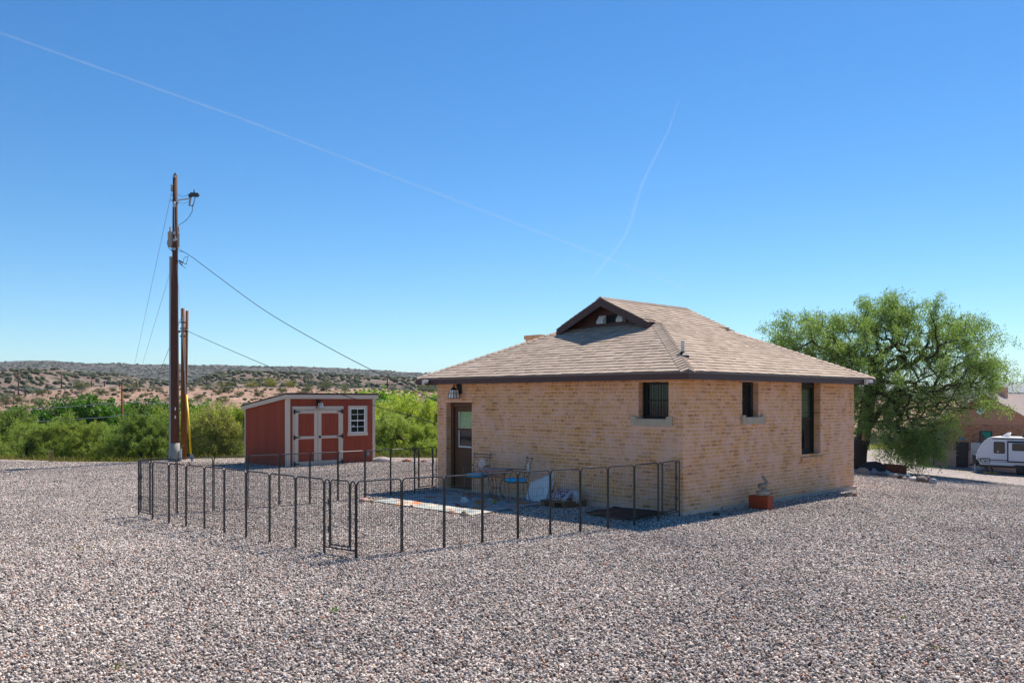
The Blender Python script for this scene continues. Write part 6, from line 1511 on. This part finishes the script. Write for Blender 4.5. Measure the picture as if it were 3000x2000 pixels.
BLAB = ['broad shrub at the far left end of the dirt bank', 'pale shrub on the bank directly over the leftmost broadleaf tree', 'wide shrub on the bank crest left of the tallest broadleaf tree', 'rounded shrub on the bank right above the tallest broadleaf tree', 'broad grey shrub on the bank crest just right of the orange brown pole', 'small shrub on the slope just right of the orange brown pole', 'shrub on the crest immediately left of the orange brown pole', 'shrub on the crest a little left of the tall dark pole', 'low grey shrub on the left bank over the gap between two broadleaf trees', 'shrub low on the bank near its left end', 'tiny shrub on the slope midway between the orange brown pole and tall pole', 'shrub on the crest a little right of the yellow guy guard', 'largest green shrub on the bank between the poles and the shed', 'shrub just below and left of the largest green shrub on the bank', 'small crest shrub directly right of the short orange brown pole', 'small shrub on the slope just right of the largest green shrub', 'shrub low on the slope above the olive yellow tree', 'broad shrub low on the slope left of the shed roof', 'leftmost of three golden shrubs on the crest above the shed', 'middle of three golden shrubs on the crest above the shed', 'rightmost of three golden shrubs on the crest above the shed', 'small shrub on the slope above the left end of the shed roof', 'grey shrub close above the shed roof below the rightmost golden shrub', 'shrub on the crest above the shed lantern', 'wide low shrub on the crest above the right half of the shed', 'small shrub touching the shed roof line near the lantern', 'shrub on the crest above the shed window', 'broad shrub on the crest just left of the house eave', 'shrub on the crest tucked under the house eave', 'small shrub on the slope left of the house eave', 'small shrub on the slope above the gap in the lime trees', 'small shrub above the second broadleaf tree from the left', 'small low shrub seen left of the tall dark pole above the trees', 'small low shrub seen right of the two poles above the trees', 'shrub on the crest above the tallest lime broadleaf tree']
for k, (px, py, w) in enumerate(BX_):
    p = bank_at(px, py + 6); s = w/F*p.y/2.7; gold = px > 725 and py < 1135
    place_tree('desert_shrub', BLAB[k], 'shrub', SHR, p - Vector((0, 0, .05*s)), k*.9, s, ((1.3, 1.0, .7, 1) if gold else (.62, .55, .75, 1)), 'shrubs scattered over the dirt bank', s*.8)

# --- the big tree on the right
BT = G(2512, 1372); bt_ = lambda px, py, dy=0: np.array(AT(px, py, BT.y+dy) - BT)
big = thing('shade_tree', 'large feathery green mesquite shade tree with drooping branches right of the house', 'tree', BT)
rgb_ = np.random.default_rng(77)
def bb(px, py, dy, rx, ry, rz): c = bt_(px, py, dy); k = BT.y/F; return (c[0], c[1], c[2], rx*k, ry, rz*k)
BLB = [bb(2560, 1000, .2, 168, 1.76, 93), bb(2380, 985, .4, 117, 1.43, 77), bb(2700, 985, -.2, 145, 1.76, 93), bb(2600, 925, .2, 84, 1.10, 49), bb(2790, 1020, 0, 106, 1.43, 88), bb(2850, 1095, 0, 95, 1.10, 49),
       bb(2560, 1120, -.6, 134, 1.87, 99), bb(2700, 1120, -.6, 156, 1.87, 99), bb(2800, 1160, -.4, 100, 1.32, 77), bb(2660, 1230, -.8, 134, 1.43, 88), bb(2700, 1290, -.9, 67, 0.88, 60), bb(2565, 1205, -.4, 84, 1.32, 52), bb(2685, 1250, -.6, 75, 1.10, 66), bb(2690, 1315, -.8, 50, 0.88, 46), bb(2655, 1300, -.8, 50, 0.88, 44), bb(2300, 1005, .6, 44, 0.88, 44), bb(2470, 1080, .3, 100, 1.65, 99), bb(2520, 1180, -.2, 50, 1.10, 66), bb(2910, 1085, 0, 50, 0.77, 22)]
A = blob_points(rgb_, BLB, 2300); A = A[A[:, 2] > .35]
tr1 = [np.array([0, 0, -.3]), np.array([.02, 0, 0]), np.array([.06, 0, .4])] + [bt_(px, py, d) for px, py, d in ((2520, 1310, 0), (2532, 1270, .05), (2536, 1225, .1), (2545, 1170, .1), (2560, 1110, .1), (2575, 1050, .1))]
tr2 = [bt_(2524, 1300, -.02)] + [bt_(px, py, d) for px, py, d in ((2545, 1255, -.2), (2580, 1200, -.3), (2640, 1150, -.4), (2700, 1110, -.4), (2760, 1085, -.3))]
tr3 = [bt_(2524, 1300, .02)] + [bt_(px, py, d) for px, py, d in ((2515, 1240, .2), (2490, 1170, .3), (2450, 1090, .4), (2400, 1030, .4))]
NA, par, rad, lead = grow(A, [tr1, tr2, tr3], rgb_, .06, .0065, .47, .26)
for i in range(3): rad[i] = (.34, .30, .27)[i]
for i in range(3, 7): rad[i] = max(rad[i], (.26, .24, .17, .14)[i-3])
NLEAD = NA[lead]; hi = NLEAD[:, 2] > 2.0
NLEAD = np.concatenate([shoots(NLEAD[hi], np.array([1.6, 0, 1.9]), rgb_, .40, 5, .11, .15), shoots(NLEAD[~hi], np.array([1.6, 0, 2.6]), rgb_, .40, 3, .09, -.35)])
for nm, me in (('trunk', branch_mesh('trunk', NA, par, rad, M_bark, 7)), ('crown', leaves_mesh('crown', NLEAD, rgb_, 38, .165, .080, .023, .5, M_mesq, .8))):
    o = bpy.data.objects.new(nm, me); link(o, big); o.color = (1.3, 1.45, 1.8, 1)
cut = MB(); c = bt_(2530, 1288, -.28); cut.tube([tuple(c), tuple(c + np.array([.0, -.10, .35]))], [.07, .05], 8); cut.build('pruned_stub', pbr('cut_wood', (.42, .27, .14, 1), .8), big)

# --- trees outside the frame whose reflection stands in the window panes
for lb, x, y, h, k in (('mesquite tree beyond the right edge, mirrored in the tall house window', 27, 26, 8.5, 0), ('second mesquite tree beyond the right edge, mirrored low in the tall house window', 32, 24, 8, 1), ('mesquite tree beyond the left edge, mirrored in the brown door pane', -27, 23, 6.5, 2)):
    place_tree('mesquite_tree', lb, 'tree', MES[k], (x, y, gzf(x, y)-.05), k*2.1, h/4.5, (1.1, 1.1, .9, 1), gW if k == 2 else None)

# --- weeds and grass: nobody could count them
def blades(name, label, pts, hmin, hmax, wd, mat, seed, color=(1, 1, 1, 1)):
    rg = np.random.default_rng(seed); n = len(pts); d = rg.normal(0, .35, (n, 3)); d[:, 2] = 1; d /= np.linalg.norm(d, axis=1, keepdims=True)
    s = rg.normal(0, 1, (n, 3)); s[:, 2] = 0; s /= np.linalg.norm(s, axis=1, keepdims=True); h = rg.uniform(hmin, hmax, n)[:, None]
    b = pts; m = b + d*h*.55; t = b + d*h + rg.normal(0, .15, (n, 3))*h
    V = np.stack([b - s*wd/2, b + s*wd/2, m + s*wd*.35, t, m - s*wd*.35], 1).reshape(-1, 3); i = np.arange(n)*5
    o = bpy.data.objects.new(name, np_mesh(name, V, np.concatenate([np.stack([i, i+1, i+2, i+4], 1), np.stack([i+4, i+2, i+3, i+3], 1)])[:, :4][:n*1], mat)); 
    me = bpy.data.meshes.new(name); F_ = [(a, a+1, a+2, a+4) for a in i] + [(a+4, a+2, a+3) for a in i]; me.from_pydata(V.tolist(), [], [tuple(int(q) for q in f) for f in F_]); me.materials.append(mat); bpy.data.meshes.remove(o.data) if False else None
    o.data = me; link(o); o.color = color; tag(o, label, 'weeds', kind='stuff')
cg = G(149, 1354); wc = thing('wire_cage', 'small rusty wire plant cage at the gravel edge far left', 'plant cage', cg)
m = MB()
for k in range(8): a = R(45*k); m.tube([(.075*math.cos(a), .075*math.sin(a), 0), (.085*math.cos(a), .085*math.sin(a), .42)], .004, 4)
for z in (.03, .2, .40): m.tube([(.08*math.cos(a), .08*math.sin(a), z) for a in np.linspace(0, 2*math.pi, 16, endpoint=False)], .004, 4, closed=True)
m.build('cage', pbr('rusty_wire', (.20, .12, .08, 1), .7), wc)
rgw = np.random.default_rng(91)
x = rgw.uniform(-23, 5, 4200); e = np.interp(x, EX, EY); y = e + .2 + np.abs(rgw.normal(0, 1.1, 4200)); keep = vnoise(x*.9, y*.9, 3) + .25*rgw.random(4200) > .45
P = np.stack([x, y, gz(x, y)], 1)[keep]; blades('edge_weeds', 'dry rusty and green weeds along the back edge of the gravel', P, .06, .26, .022, M_blade, 5, (.85, 1.0, .7, 1))
x = rgw.uniform(20, 60, 5000); y = rgw.uniform(98, 112, 5000); blades('dry_grass_strip', 'strip of yellow green grass beyond the gravel under the tree', np.stack([x, y, gz(x, y)], 1), .2, .6, .09, M_blade, 6, (1.5, 1.9, 1.2, 1))
def tuft(px, py, n, r, h, label, color):
    c = G(px, py); a = rgw.normal(0, r, (n, 2)); x, y = c.x + a[:, 0], c.y + a[:, 1]
    blades('gravel_weed', label, np.stack([x, y, gz(x, y)+.01], 1), h*.5, h, .010, M_blade, int(px), color)
tuft(976, 1790, 40, .03, .035, 'tiny green weed tuft in the foreground gravel left of centre', (.5, 1.3, .5, 1)); tuft(2645, 1815, 30, .03, .035, 'tiny yellow green weed tuft in the right foreground gravel', (.9, 1.5, .6, 1))
tuft(2748, 1905, 30, .03, .03, 'small dull weed tuft near the lower right corner', (.8, 1.0, .5, 1)); tuft(355, 1958, 40, .05, .03, 'low weed tuft near the bottom left of the gravel', (.9, 1.2, .5, 1)); tuft(228, 1608, 80, .10, .03, 'faint yellow weed patch on the left gravel', (1.4, 1.6, .6, 1))
tuft(600, 1362, 200, .7, .07, 'sparse dry weeds on the gravel right of the poles', (1.2, 1.4, .7, 1)); tuft(2560, 1395, 160, .5, .08, 'dry leaf litter and grass below the bed boulders', (1.2, 1.3, .8, 1)); tuft(2665, 1362, 160, 1.2, .25, 'bright weeds at the foot of the tree beyond the log', (1, 1.9, .8, 1))
tuft(2720, 1368, 160, .5, .35, 'green weeds at the base of the brick building corner', (.6, 1.5, .7, 1))
